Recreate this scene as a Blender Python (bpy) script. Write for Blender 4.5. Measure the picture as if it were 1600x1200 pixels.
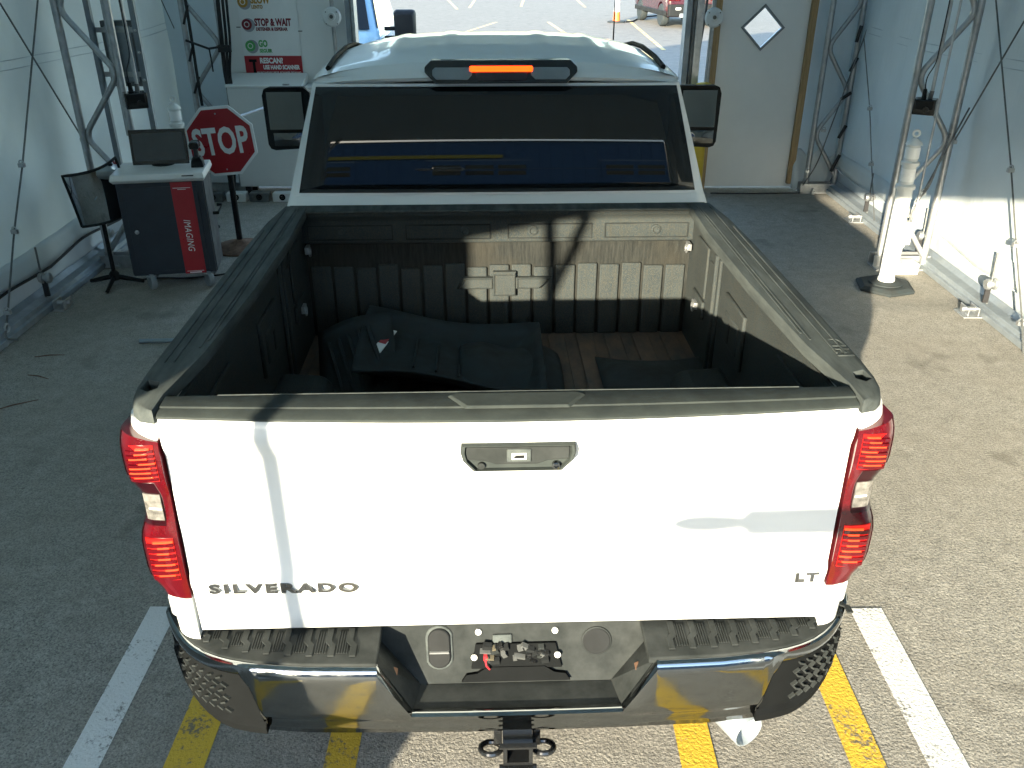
import bpy, bmesh, math, random
from mathutils import Vector, Matrix, Euler
R = math.radians
random.seed(7)
scene = bpy.context.scene
for _o in list(bpy.data.objects):
    bpy.data.objects.remove(_o)
col = scene.collection

# ------------------------------------------------------------------ camera, sky, sun, exposure
CAM_H, PITCH, FPX = 2.6, R(27.1), 1350.0
cam_data = bpy.data.cameras.new('camera')
cam = bpy.data.objects.new('camera', cam_data); col.objects.link(cam)
cam_data.sensor_width = 36.0
cam_data.lens = FPX / 1600.0 * 36.0
cam_data.clip_start = 0.05
cam_data.clip_end = 2000
cam.location = (0, 0, CAM_H)
cam.rotation_euler = (R(90) - PITCH, 0, 0)
scene.camera = cam

TAN_AZ = 0.42                       # the sun stands behind the camera and to its left
AZ = math.atan(TAN_AZ)
EL = math.atan(0.25 / math.sqrt(1 + TAN_AZ ** 2))
world = bpy.data.worlds.new('World'); scene.world = world
world.use_nodes = True
wn = world.node_tree
bg = wn.nodes['Background']
sky = wn.nodes.new('ShaderNodeTexSky')
sky.sky_type = 'NISHITA'
sky.sun_disc = False
sky.sun_elevation = EL
sky.sun_rotation = R(180) + AZ
sky.air_density = 1.0
sky.dust_density = 0.6
sky.ozone_density = 1.4
wn.links.new(sky.outputs[0], bg.inputs[0])
bg.inputs[1].default_value = 0.15
sun_d = bpy.data.lights.new('sun', 'SUN')
sun_d.energy = 3.2
sun_d.angle = R(0.53)
sun_d.color = (1.0, 0.88, 0.66)
sun = bpy.data.objects.new('sun', sun_d); col.objects.link(sun)
ldir = Vector((math.sin(AZ) * math.cos(EL), math.cos(AZ) * math.cos(EL), -math.sin(EL)))
sun.rotation_euler = ldir.to_track_quat('-Z', 'Y').to_euler()
sun.location = (-6, -12, 9)
scene.view_settings.view_transform = 'Standard'
scene.view_settings.look = 'None'
scene.view_settings.gamma = 1.0
scene.view_settings.use_curve_mapping = False
scene.view_settings.exposure = 2.85

# ------------------------------------------------------------------ pixel helpers (photo pixels -> places on known planes)
CP, SP = math.cos(PITCH), math.sin(PITCH)
def ray(u, v):
    x = u - 800.0; up = 600.0 - v
    return (x, FPX * CP + up * SP, -FPX * SP + up * CP)
def G(u, v, z=0.0):
    r = ray(u, v); s = (z - CAM_H) / r[2]
    return Vector((r[0] * s, r[1] * s, z))
def PY(u, v, Y):
    r = ray(u, v); s = Y / r[1]
    return Vector((r[0] * s, Y, CAM_H + r[2] * s))
def PX(u, v, X):
    r = ray(u, v); s = X / r[0]
    return Vector((X, r[1] * s, CAM_H + r[2] * s))
TRUCK_A, TRUCK_Y = R(1.8), 2.02
def LOC(p):
    x, y = p[0], p[1] - TRUCK_Y
    return Vector((x * math.cos(TRUCK_A) + y * math.sin(TRUCK_A), -x * math.sin(TRUCK_A) + y * math.cos(TRUCK_A), p[2]))
def LY(u, v, ly):
    r = ray(u, v)
    k = -r[0] * math.sin(TRUCK_A) + r[1] * math.cos(TRUCK_A)
    s = (ly + TRUCK_Y * math.cos(TRUCK_A)) / k
    return LOC((r[0] * s, r[1] * s, CAM_H + r[2] * s))
def LZ(u, v, z):
    return LOC(G(u, v, z))

# ------------------------------------------------------------------ materials
MATS = {}
def new_mat(name):
    m = bpy.data.materials.new(name); m.use_nodes = True
    MATS[name] = m
    return m, m.node_tree, m.node_tree.nodes['Principled BSDF']
def setp(b, **kw):
    for k, v in kw.items():
        k = k.replace('_', ' ')
        if k in b.inputs: b.inputs[k].default_value = v
def noise(nt, scale, detail=4, rough=0.6, coord='Object', stretch=None):
    tc = nt.nodes.new('ShaderNodeTexCoord')
    n = nt.nodes.new('ShaderNodeTexNoise')
    n.inputs['Scale'].default_value = scale
    n.inputs['Detail'].default_value = detail
    n.inputs['Roughness'].default_value = rough
    if stretch:
        mp = nt.nodes.new('ShaderNodeMapping'); mp.inputs['Scale'].default_value = stretch
        nt.links.new(tc.outputs[coord], mp.inputs[0]); nt.links.new(mp.outputs[0], n.inputs['Vector'])
    else:
        nt.links.new(tc.outputs[coord], n.inputs['Vector'])
    return n
def ramp(nt, src, stops):
    r = nt.nodes.new('ShaderNodeValToRGB')
    e = r.color_ramp.elements
    while len(e) < len(stops): e.new(0.5)
    for i, (p, c) in enumerate(stops):
        e[i].position = p
        e[i].color = (c, c, c, 1) if isinstance(c, (int, float)) else (*c, 1)
    nt.links.new(src, r.inputs[0])
    return r
def mixc(nt, fac, a, b):
    m = nt.nodes.new('ShaderNodeMix'); m.data_type = 'RGBA'
    for s, v in ((m.inputs[0], fac), (m.inputs[6], a), (m.inputs[7], b)):
        if hasattr(v, 'is_linked') or isinstance(v, bpy.types.NodeSocket): nt.links.new(v, s)
        elif isinstance(v, (int, float)): s.default_value = v
        else: s.default_value = (*v, 1)
    return m.outputs[2]
def bump(nt, b, h, strength=0.3, dist=0.01):
    bp = nt.nodes.new('ShaderNodeBump')
    bp.inputs['Strength'].default_value = strength
    bp.inputs['Distance'].default_value = dist
    nt.links.new(h, bp.inputs['Height'])
    nt.links.new(bp.outputs[0], b.inputs['Normal'])
def basic(name, c, rough=0.5, metal=0.0, var=0.12, vscale=6.0, bstr=0.0, bscale=200.0, coat=0.0, spec=0.5, c2=None, stretch=None, rvar=0.1, bdist=0.002):
    m, nt, b = new_mat(name)
    n = noise(nt, vscale, 5, 0.65, stretch=stretch)
    c2 = c2 or tuple(x * (1 - 2 * var) for x in c)
    r = ramp(nt, n.outputs[0], [(0.32, 0.0), (0.68, 1.0)])
    nt.links.new(mixc(nt, r.outputs[0], c2, c), b.inputs['Base Color'])
    rr = ramp(nt, n.outputs[0], [(0.3, min(1, rough + rvar)), (0.7, max(0, rough - rvar))])
    nt.links.new(rr.outputs[0], b.inputs['Roughness'])
    setp(b, Metallic=metal, Coat_Weight=coat, Specular_IOR_Level=spec, Coat_Roughness=0.06)
    if bstr > 0:
        nb = noise(nt, bscale, 3, 0.6)
        bump(nt, b, nb.outputs[0], bstr, bdist)
    return m
def emit(name, c, strength, base=(0.2, 0.01, 0.01)):
    m, nt, b = new_mat(name)
    setp(b, Roughness=0.3)
    b.inputs['Base Color'].default_value = (*base, 1)
    b.inputs['Emission Color'].default_value = (*c, 1)
    b.inputs['Emission Strength'].default_value = strength
    return m

basic('white_paint', (0.70, 0.725, 0.725), 0.38, var=0.012, vscale=3, coat=0.25, rvar=0.05)
basic('blue_paint', (0.30, 0.50, 0.66), 0.3, var=0.03, coat=0.7)
basic('maroon_paint', (0.040, 0.006, 0.012), 0.3, var=0.03, coat=0.7)
basic('black_plastic', (0.034, 0.038, 0.038), 0.72, var=0.2, vscale=9, bstr=0.35, bscale=900, c2=(0.016, 0.019, 0.019), bdist=0.0008, spec=0.08)
basic('rail_plastic', (0.078, 0.090, 0.088), 0.7, var=0.2, vscale=7, bstr=0.35, bscale=700, c2=(0.040, 0.048, 0.049), stretch=(3, 0.6, 3), bdist=0.0008, spec=0.14)
basic('cap_plastic', (0.040, 0.048, 0.046), 0.7, var=0.2, vscale=9, bstr=0.35, bscale=700, c2=(0.026, 0.032, 0.032), bdist=0.0008, spec=0.12)
basic('dark_plastic', (0.016, 0.018, 0.019), 0.62, var=0.15, bstr=0.2, bscale=600, bdist=0.0006, spec=0.14)
basic('pad_black', (0.007, 0.008, 0.0085), 0.8, var=0.1, spec=0.05)
basic('gloss_black', (0.012, 0.013, 0.014), 0.12, var=0.1, rvar=0.04)
basic('rubber', (0.030, 0.041, 0.046), 0.7, var=0.2, vscale=12, bstr=0.3, bscale=300, c2=(0.034, 0.038, 0.038), spec=0.14)
basic('steel', (0.46, 0.48, 0.49), 0.42, metal=0.75, var=0.14, vscale=14, rvar=0.12)
basic('letter_metal', (0.16, 0.17, 0.18), 0.25, metal=0.9, var=0.05)
basic('dark_steel', (0.16, 0.17, 0.17), 0.5, metal=0.5, var=0.2, vscale=14)
basic('strut', (0.27, 0.31, 0.34), 0.5, metal=0.45, var=0.1, vscale=8)
basic('wood', (0.46, 0.31, 0.15), 0.7, var=0.2, vscale=8, stretch=(12, 12, 0.8))
basic('panel_white', (0.80, 0.81, 0.79), 0.5, var=0.03, vscale=2)
basic('cabinet_grey', (0.66, 0.68, 0.67), 0.4, var=0.03, vscale=2)
basic('sign_white', (0.84, 0.85, 0.84), 0.35, var=0.03)
basic('sign_red', (0.40, 0.022, 0.030), 0.35, var=0.08)
basic('print_dark_red', (0.22, 0.02, 0.03), 0.5, var=0.05)
basic('print_amber', (0.48, 0.27, 0.05), 0.5, var=0.05)
basic('print_green', (0.12, 0.45, 0.14), 0.5, var=0.05)
basic('print_grey', (0.36, 0.38, 0.42), 0.5, var=0.05)
basic('print_black', (0.014, 0.015, 0.016), 0.7, var=0.05, spec=0.1)
basic('cart_navy', (0.022, 0.030, 0.042), 0.42, var=0.1)
basic('cart_grey', (0.22, 0.25, 0.27), 0.45, var=0.1)
basic('cart_top', (0.72, 0.71, 0.68), 0.4, var=0.04)
basic('screen', (0.045, 0.052, 0.058), 0.14, var=0.1, rvar=0.03)
basic('white_plastic', (0.78, 0.79, 0.76), 0.4, var=0.05, vscale=5)
basic('reflective_white', (0.95, 0.95, 0.93), 0.3, var=0.01)
basic('yellow_plastic', (0.62, 0.44, 0.03), 0.5, var=0.1)
basic('orange_plastic', (0.75, 0.16, 0.03), 0.5, var=0.1)
basic('rust', (0.16, 0.085, 0.05), 0.85, var=0.25, vscale=20)
basic('leaf_dull', (0.11, 0.095, 0.06), 0.8, var=0.2)
basic('leaf', (0.34, 0.28, 0.15), 0.7, var=0.2)
basic('pipe_blue', (0.20, 0.26, 0.29), 0.5, metal=0.3, var=0.1)
basic('building_blue', (0.055, 0.13, 0.27), 0.55, var=0.08, vscale=2)
basic('building_trim', (0.45, 0.47, 0.5), 0.5, var=0.05)
basic('roof_grey', (0.2, 0.21, 0.22), 0.7, var=0.1)
basic('strap', (0.016, 0.016, 0.018), 0.7, var=0.1)
basic('red_lens', (0.075, 0.002, 0.005), 0.13, var=0.15, vscale=30, coat=0.5, rvar=0.03)
basic('dark_red_lens', (0.018, 0.002, 0.004), 0.13, var=0.15, vscale=30, coat=0.5, rvar=0.03)
basic('clear_lens', (0.24, 0.235, 0.22), 0.14, metal=0.2, var=0.35, vscale=40, rvar=0.03)
emit('lamp_red', (1.0, 0.02, 0.012), 0.10, (0.22, 0.004, 0.004))
emit('lamp_hot', (1.0, 0.07, 0.012), 0.34, (0.3, 0.02, 0.01))
emit('lamp_brake', (1.0, 0.040, 0.001), 1.0, (0.6, 0.05, 0.02))

def m_chrome():
    m, nt, b = new_mat('chrome')
    setp(b, Metallic=1.0)
    b.inputs['Base Color'].default_value = (0.23, 0.245, 0.25, 1)  # darkened base stands in for shaded ground mirrored in the bumper
    n = noise(nt, 22, 4, 0.7)
    r = ramp(nt, n.outputs[0], [(0.35, 0.05), (0.75, 0.2)])
    nt.links.new(r.outputs[0], b.inputs['Roughness'])
    n2 = noise(nt, 5, 2, 0.4)
    bump(nt, b, n2.outputs[0], 0.12, 0.01)
m_chrome()
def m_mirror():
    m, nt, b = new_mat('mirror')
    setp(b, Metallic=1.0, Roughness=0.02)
    b.inputs['Base Color'].default_value = (0.10, 0.11, 0.115, 1)  # dark reflection put into the colour; real mirror glass is brighter
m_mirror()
def m_mirror2():
    m, nt, b = new_mat('bright_mirror')
    setp(b, Metallic=1.0, Roughness=0.02)
    b.inputs['Base Color'].default_value = (0.55, 0.58, 0.6, 1)
m_mirror2()
def m_glass():
    m, nt, b = new_mat('tinted_glass')
    setp(b, Roughness=0.02, IOR=1.5, Specular_IOR_Level=0.36)
    b.inputs['Base Color'].default_value = (0.006, 0.009, 0.011, 1)
m_glass()
def m_pane():
    m, nt, b = new_mat('clear_glass')
    setp(b, Roughness=0.02, IOR=1.2, Transmission_Weight=1.0)
    b.inputs['Base Color'].default_value = (0.97, 0.99, 1.0, 1)
m_pane()
def m_liner():
    m, nt, b = new_mat('bed_liner')
    n = noise(nt, 5, 5, 0.7)
    s = noise(nt, 6, 5, 0.75, stretch=(14, 14, 0.6))
    f = noise(nt, 260, 2, 0.6)
    base = mixc(nt, ramp(nt, n.outputs[0], [(0.3, 0.0), (0.75, 1.0)]).outputs[0], (0.022, 0.031, 0.036), (0.038, 0.049, 0.052))
    st = mixc(nt, ramp(nt, s.outputs[0], [(0.52, 0.0), (0.72, 1.0)]).outputs[0], base, (0.048, 0.046, 0.036))
    fi = mixc(nt, ramp(nt, f.outputs[0], [(0.45, 0.0), (0.62, 1.0)]).outputs[0], st, (0.052, 0.053, 0.046))
    nt.links.new(fi, b.inputs['Base Color'])
    setp(b, Roughness=0.75, Specular_IOR_Level=0.15)
    n3 = noise(nt, 170, 3, 0.6)
    bump(nt, b, n3.outputs[0], 0.7, 0.004)
m_liner()
def m_stain():
    m, nt, b = new_mat('bed_liner_stained')
    s = noise(nt, 6, 6, 0.75, stretch=(12, 12, 1.2))
    d = noise(nt, 3, 4, 0.6)
    a = mixc(nt, ramp(nt, s.outputs[0], [(0.38, 0.0), (0.66, 1.0)]).outputs[0], (0.012, 0.014, 0.014), (0.030, 0.032, 0.029))
    b2 = mixc(nt, ramp(nt, d.outputs[0], [(0.45, 0.0), (0.7, 0.7)]).outputs[0], a, (0.030, 0.027, 0.020))
    nt.links.new(b2, b.inputs['Base Color'])
    setp(b, Roughness=0.8, Specular_IOR_Level=0.15)
    n3 = noise(nt, 150, 3, 0.6)
    bump(nt, b, n3.outputs[0], 0.4, 0.003)
m_stain()
def m_floor():
    m, nt, b = new_mat('bed_floor_dirt')
    n = noise(nt, 4, 6, 0.7, stretch=(2.2, 1.0, 1))
    a = mixc(nt, ramp(nt, n.outputs[0], [(0.32, 0.0), (0.66, 1.0)]).outputs[0], (0.045, 0.050, 0.050), (0.16, 0.10, 0.068))
    nt.links.new(a, b.inputs['Base Color'])
    setp(b, Roughness=0.8)
    n3 = noise(nt, 90, 3, 0.6)
    bump(nt, b, n3.outputs[0], 0.4, 0.003)
m_floor()
def asphalt(name, lo, hi, spot, tint2, bstr=0.9, sc=1.0):
    m, nt, b = new_mat(name)
    big = noise(nt, 0.55, 5, 0.62)
    mid = noise(nt, 9 * sc, 5, 0.7)
    fine = noise(nt, 115 * sc, 3, 0.7)
    v = nt.nodes.new('ShaderNodeTexVoronoi'); v.inputs['Scale'].default_value = 150 * sc
    tc = nt.nodes.new('ShaderNodeTexCoord'); nt.links.new(tc.outputs['Object'], v.inputs['Vector'])
    a = mixc(nt, ramp(nt, fine.outputs[0], [(0.36, 0.0), (0.64, 1.0)]).outputs[0], lo, hi)
    vr = ramp(nt, v.outputs['Color'], [(0.25, 0.0), (0.9, 1.0)])
    a = mixc(nt, vr.outputs[0], a, mixc(nt, 0.5, hi, spot))
    mr = ramp(nt, mid.outputs[0], [(0.3, 0.72), (0.7, 1.08)])
    mm = nt.nodes.new('ShaderNodeMix'); mm.data_type = 'RGBA'; mm.blend_type = 'MULTIPLY'
    mm.inputs[0].default_value = 1.0
    nt.links.new(a, mm.inputs[6]); nt.links.new(mr.outputs[0], mm.inputs[7])
    c = mixc(nt, ramp(nt, big.outputs[0], [(0.35, 0.0), (0.7, 0.55)]).outputs[0], mm.outputs[2], tint2)
    drip = noise(nt, 2.3, 3, 0.5)
    c = mixc(nt, ramp(nt, drip.outputs[0], [(0.62, 0.0), (0.70, 0.45)]).outputs[0], c, tuple(x * 0.45 for x in tint2))
    gum = nt.nodes.new('ShaderNodeTexVoronoi'); gum.inputs['Scale'].default_value = 3.2
    nt.links.new(tc.outputs['Object'], gum.inputs['Vector'])
    c = mixc(nt, ramp(nt, gum.outputs['Distance'], [(0.025, 0.55), (0.045, 0.0)]).outputs[0], c, tuple(x * 0.3 for x in tint2))
    nt.links.new(c, b.inputs['Base Color'])
    setp(b, Roughness=0.85, Specular_IOR_Level=0.3)
    nb = noise(nt, 75 * sc, 3, 0.65)
    bump(nt, b, nb.outputs[0], bstr, 0.006)
    return m
asphalt('asphalt', (0.095, 0.097, 0.090), (0.31, 0.30, 0.27), (0.44, 0.42, 0.365), (0.225, 0.205, 0.17), 0.9, 1.0)
asphalt('lot_asphalt', (0.15, 0.138, 0.115), (0.24, 0.222, 0.188), (0.28, 0.26, 0.22), (0.18, 0.165, 0.138), 0.4, 0.4)
def line_paint(name, c, under, cut):
    m, nt, b = new_mat(name)
    n = noise(nt, 60, 4, 0.75)
    n2 = noise(nt, 5, 4, 0.7)
    a = nt.nodes.new('ShaderNodeMath'); a.operation = 'ADD'
    nt.links.new(n.outputs[0], a.inputs[0]); nt.links.new(n2.outputs[0], a.inputs[1])
    r = ramp(nt, a.outputs[0], [(cut - 0.06, 0.0), (cut + 0.06, 1.0)])
    nt.links.new(mixc(nt, r.outputs[0], under, c), b.inputs['Base Color'])
    setp(b, Roughness=0.7)
    nb = noise(nt, 75, 3, 0.65)
    bump(nt, b, nb.outputs[0], 0.8, 0.006)
line_paint('line_white', (0.62, 0.63, 0.62), (0.2, 0.2, 0.19), 0.85)
line_paint('line_yellow', (0.56, 0.37, 0.035), (0.15, 0.13, 0.09), 0.88)
line_paint('line_lot', (0.60, 0.42, 0.12), (0.45, 0.42, 0.36), 0.95)
def fabric(name, c, trans):
    m, nt, b = new_mat(name)
    out = nt.nodes['Material Output']
    n = noise(nt, 1.6, 5, 0.6)
    n2 = noise(nt, 3.0, 4, 0.6, stretch=(1, 1.6, 0.35))
    cc = mixc(nt, ramp(nt, n.outputs[0], [(0.3, 0.0), (0.7, 1.0)]).outputs[0], tuple(x * 0.88 for x in c), c)
    nt.links.new(cc, b.inputs['Base Color'])
    setp(b, Roughness=0.55)
    bump(nt, b, n2.outputs[0], 0.25, 0.05)
    t = nt.nodes.new('ShaderNodeBsdfTranslucent')
    t.inputs['Color'].default_value = (c[0] * 0.84, c[1] * 0.92, c[2] * 0.97, 1)
    mx = nt.nodes.new('ShaderNodeMixShader'); mx.inputs[0].default_value = trans
    nt.links.new(b.outputs[0], mx.inputs[1]); nt.links.new(t.outputs[0], mx.inputs[2])
    nt.links.new(mx.outputs[0], out.inputs['Surface'])
fabric('tent_wall', (0.68, 0.735, 0.745), 0.16)
fabric('tent_roof', (0.62, 0.72, 0.74), 0.28)
fabric('tent_skirt', (0.52, 0.58, 0.62), 0.10)

# ------------------------------------------------------------------ mesh helpers
def fin(o, smooth=40, bevel=0.0, seg=2):
    me = o.data
    if smooth:
        for p in me.polygons: p.use_smooth = True
        me.set_sharp_from_angle(angle=R(smooth))
    if bevel > 0:
        md = o.modifiers.new('bevel', 'BEVEL'); md.width = bevel; md.segments = seg
        md.limit_method = 'ANGLE'; md.angle_limit = R(35); md.harden_normals = False
    return o
class MB:
    def __init__(s): s.bm = bmesh.new()
    def face(s, pts):
        vs = [s.bm.verts.new(p) for p in pts]
        return s.bm.faces.new(vs)
    def box(s, c, d, rot=None):
        m = Matrix.Translation(c)
        if rot is not None: m = m @ Euler(rot).to_matrix().to_4x4()
        m = m @ Matrix.Diagonal((d[0], d[1], d[2], 1))
        bmesh.ops.create_cube(s.bm, size=1.0, matrix=m)
        return s
    def span(s, a, b):
        return s.box([(a[i] + b[i]) / 2 for i in range(3)], [abs(b[i] - a[i]) for i in range(3)])
    def loft(s, rings, cap=True, close=True):
        V = [[s.bm.verts.new(p) for p in r] for r in rings]
        n = len(rings[0])
        for a, b in zip(V[:-1], V[1:]):
            for i in range(n if close else n - 1):
                j = (i + 1) % n
                s.bm.faces.new((a[i], a[j], b[j], b[i]))
        if cap and close:
            s.bm.faces.new(list(reversed(V[0]))); s.bm.faces.new(V[-1])
        return s
    def prism(s, pts, off):
        off = Vector(off)
        return s.loft([[Vector(p) for p in pts], [Vector(p) + off for p in pts]])
    def tube(s, path, r, seg=8, cap=True):
        path = [Vector(p) for p in path]
        rr = r if isinstance(r, (list, tuple)) else [r] * len(path)
        rings = []
        prev = None
        for i, p in enumerate(path):
            if i == 0: t = path[1] - p
            elif i == len(path) - 1: t = p - path[i - 1]
            else: t = (path[i + 1] - p).normalized() + (p - path[i - 1]).normalized()
            t.normalize()
            if prev is None:
                up = Vector((0, 0, 1)) if abs(t.z) < 0.9 else Vector((1, 0, 0))
                a = t.cross(up).normalized()
            else:
                a = (prev - t * prev.dot(t)).normalized()
            prev = a
            b = t.cross(a)
            rings.append([p + (a * math.cos(k * 2 * math.pi / seg) + b * math.sin(k * 2 * math.pi / seg)) * rr[i] for k in range(seg)])
        return s.loft(rings, cap)
    def lathe(s, prof, c=(0, 0, 0), axis=(0, 0, 1), seg=20):
        q = Vector((0, 0, 1)).rotation_difference(Vector(axis))
        rings = []
        for r, h in prof:
            rings.append([Vector(c) + q @ Vector((max(r, 1e-4) * math.cos(k * 2 * math.pi / seg), max(r, 1e-4) * math.sin(k * 2 * math.pi / seg), h)) for k in range(seg)])
        return s.loft(rings)
    def torus(s, c, axis, R0, r, seg=24, sub=8, a0=0, a1=360):
        q = Vector((0, 0, 1)).rotation_difference(Vector(axis))
        full = abs(a1 - a0) >= 360
        path = []
        n = seg
        for k in range(n + (0 if full else 1)):
            a = R(a0 + (a1 - a0) * k / n)
            path.append((math.cos(a), math.sin(a)))
        rings = [[Vector(c) + q @ Vector((x * (R0 + r * math.cos(t * 2 * math.pi / sub)), y * (R0 + r * math.cos(t * 2 * math.pi / sub)), r * math.sin(t * 2 * math.pi / sub))) for t in range(sub)] for x, y in path]
        if full:
            V = [[s.bm.verts.new(p) for p in r_] for r_ in rings]
            for i in range(n):
                a, b = V[i], V[(i + 1) % n]
                for k in range(sub):
                    j = (k + 1) % sub
                    s.bm.faces.new((a[k], b[k], b[j], a[j]))
        else: s.loft(rings)
        return s
    def grid(s, nu, nv, f):
        V = [[s.bm.verts.new(f(i / nu, j / nv)) for j in range(nv + 1)] for i in range(nu + 1)]
        for i in range(nu):
            for j in range(nv):
                s.bm.faces.new((V[i][j], V[i + 1][j], V[i + 1][j + 1], V[i][j + 1]))
        return s
    def xf(s, m):
        s.bm.transform(m); return s
    def build(s, name, mat, parent=None, smooth=40, bevel=0.0, seg=2, solid=0.0, fix=True, **tags):
        if fix: bmesh.ops.recalc_face_normals(s.bm, faces=s.bm.faces[:])
        me = bpy.data.meshes.new(name); s.bm.to_mesh(me); s.bm.free()
        o = bpy.data.objects.new(name, me); col.objects.link(o)
        me.materials.append(MATS[mat])
        if parent is not None: o.parent = parent
        if solid:
            md = o.modifiers.new('solid', 'SOLIDIFY'); md.thickness = solid; md.offset = -1
        fin(o, smooth, bevel, seg)
        for k, v in tags.items(): o[k] = v
        return o
def empty(name, loc=(0, 0, 0), rz=0.0, **tags):
    o = bpy.data.objects.new(name, None); col.objects.link(o)
    o.location = loc; o.rotation_euler = (0, 0, rz)
    o.empty_display_size = 0.1
    for k, v in tags.items(): o[k] = v
    return o
def thing(name, label, cat, loc=(0, 0, 0), rz=0.0, group=None):
    o = empty(name, loc, rz, label=label, category=cat)
    if group: o['group'] = group
    return o
def boolcut(o, cut):
    """cut a shape (MB) out of object o and keep the result as its mesh"""
    bmesh.ops.recalc_face_normals(cut.bm, faces=cut.bm.faces[:])
    me = bpy.data.meshes.new('tmp'); cut.bm.to_mesh(me); cut.bm.free()
    c = bpy.data.objects.new('tmp', me); col.objects.link(c)
    c.matrix_world = Matrix.Identity(4)
    par = o.parent; o.parent = None
    mods = [m for m in o.modifiers]
    for m in mods: m.show_viewport = False
    md = o.modifiers.new('b', 'BOOLEAN'); md.operation = 'DIFFERENCE'; md.object = c; md.solver = 'EXACT'
    bpy.context.view_layer.update()
    dg = bpy.context.evaluated_depsgraph_get()
    nm = bpy.data.meshes.new_from_object(o.evaluated_get(dg))
    o.modifiers.remove(md)
    for m in mods: m.show_viewport = True
    old = o.data; nm.name = old.name; o.data = nm
    if not nm.materials: nm.materials.append(old.materials[0])
    bpy.data.meshes.remove(old)
    bpy.data.objects.remove(c); bpy.data.meshes.remove(me)
    o.parent = par
    for p in nm.polygons: p.use_smooth = True
    nm.set_sharp_from_angle(angle=R(40))
def text(name, s, mat, parent, origin, xdir, ydir, w, h, depth=0.002, spacing=1.0, shear=0.0, bold=0.0, align=0.0):
    """letters fitted into a box w x h at origin (lower left), running along xdir"""
    cu = bpy.data.curves.new('t', 'FONT'); cu.body = s; cu.size = 1.0
    cu.space_character = spacing; cu.shear = shear; cu.offset = bold
    cu.resolution_u = 3; cu.extrude = 0.5
    ob = bpy.data.objects.new('t', cu); col.objects.link(ob)
    bpy.context.view_layer.update()
    dg = bpy.context.evaluated_depsgraph_get()
    me = bpy.data.meshes.new_from_object(ob.evaluated_get(dg))
    bpy.data.objects.remove(ob); bpy.data.curves.remove(cu)
    xs = [v.co.x for v in me.vertices]; ys = [v.co.y for v in me.vertices]
    x0, x1, y0, y1 = min(xs), max(xs), min(ys), max(ys)
    X = Vector(xdir).normalized(); Y = Vector(ydir).normalized(); Z = X.cross(Y)
    O = Vector(origin)
    for v in me.vertices:
        a = (v.co.x - x0) / (x1 - x0) * w; b = (v.co.y - y0) / (y1 - y0) * h
        v.co = O + X * a + Y * b + Z * ((v.co.z + 0.5) * depth)
    me.name = name
    o = bpy.data.objects.new(name, me); col.objects.link(o)
    me.materials.clear(); me.materials.append(MATS[mat])
    if parent is not None: o.parent = parent
    return o
def arc(pts, r, n=5):
    """round the corners of an open polyline"""
    pts = [Vector(p) for p in pts]
    out = [pts[0]]
    for a, b, c in zip(pts[:-2], pts[1:-1], pts[2:]):
        d1 = (a - b); d2 = (c - b)
        l = min(r, d1.length * 0.45, d2.length * 0.45)
        p1 = b + d1.normalized() * l; p2 = b + d2.normalized() * l
        for k in range(n + 1):
            t = k / n
            out.append(p1 * (1 - t) ** 2 + b * 2 * t * (1 - t) + p2 * t ** 2)
    out.append(pts[-1])
    return out
def sag(a, b, s, n=10):
    a, b = Vector(a), Vector(b)
    return [a.lerp(b, k / n) + Vector((0, 0, -4 * s * (k / n) * (1 - k / n))) for k in range(n + 1)]
def copy_tree(o, parent=None):
    c = o.copy(); col.objects.link(c); c.parent = parent
    for ch in o.children: copy_tree(ch, c)
    return c

# ================================================================== GROUND
MB().grid(8, 8, lambda a, b: ((a - 0.5) * 600, (b - 0.5) * 600 + 40, -0.004)).build('parking_lot', 'lot_asphalt', smooth=0, kind='structure')
MB().grid(20, 30, lambda a, b: (-4.3 + 8.6 * a, -1.6 + 12.6 * b, 0.0)).build('tunnel_pavement', 'asphalt', smooth=0, kind='structure')
def stripe(name, mat, x0, x1, y0, y1, z=0.004):
    return MB().grid(2, 12, lambda a, b: (x0 + (x1 - x0) * a, y0 + (y1 - y0) * b, z)).build(name, mat, smooth=0, kind='structure')
stripe('white_lane_line', 'line_white', -1.587, -1.46, 0.2, 2.93)
stripe('white_lane_line', 'line_white', 1.475, 1.617, 0.2, 2.92)
stripe('yellow_lane_line', 'line_yellow', -1.233, -1.088, 0.2, 2.75)
stripe('yellow_lane_line', 'line_yellow', -0.667, -0.553, 0.2, 2.75)
stripe('yellow_lane_line', 'line_yellow', 0.60, 0.728, 0.2, 2.75)
stripe('yellow_lane_line', 'line_yellow', 1.2, 1.326, 0.2, 2.75)
for a, b in [((740, 46), (765, 38)), ((862, 38), (880, 50)), ((985, 34), (1030, 72)), ((735, 10), (742, 0)), ((815, 8), (818, 0)), ((700, 0), (712, 12)), ((902, 0), (912, 9))]:
    A, B = G(*a), G(*b)
    d = (B - A).normalized(); n = Vector((-d.y, d.x, 0)) * 0.06
    A = A - d * 1.0; B = B + d * 1.0
    mb = MB(); mb.face([p + Vector((0, 0, 0.002)) for p in (A - n, B - n, B + n, A + n)])
    mb.build('parking_bay_line', 'line_lot', smooth=0, kind='structure')

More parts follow.
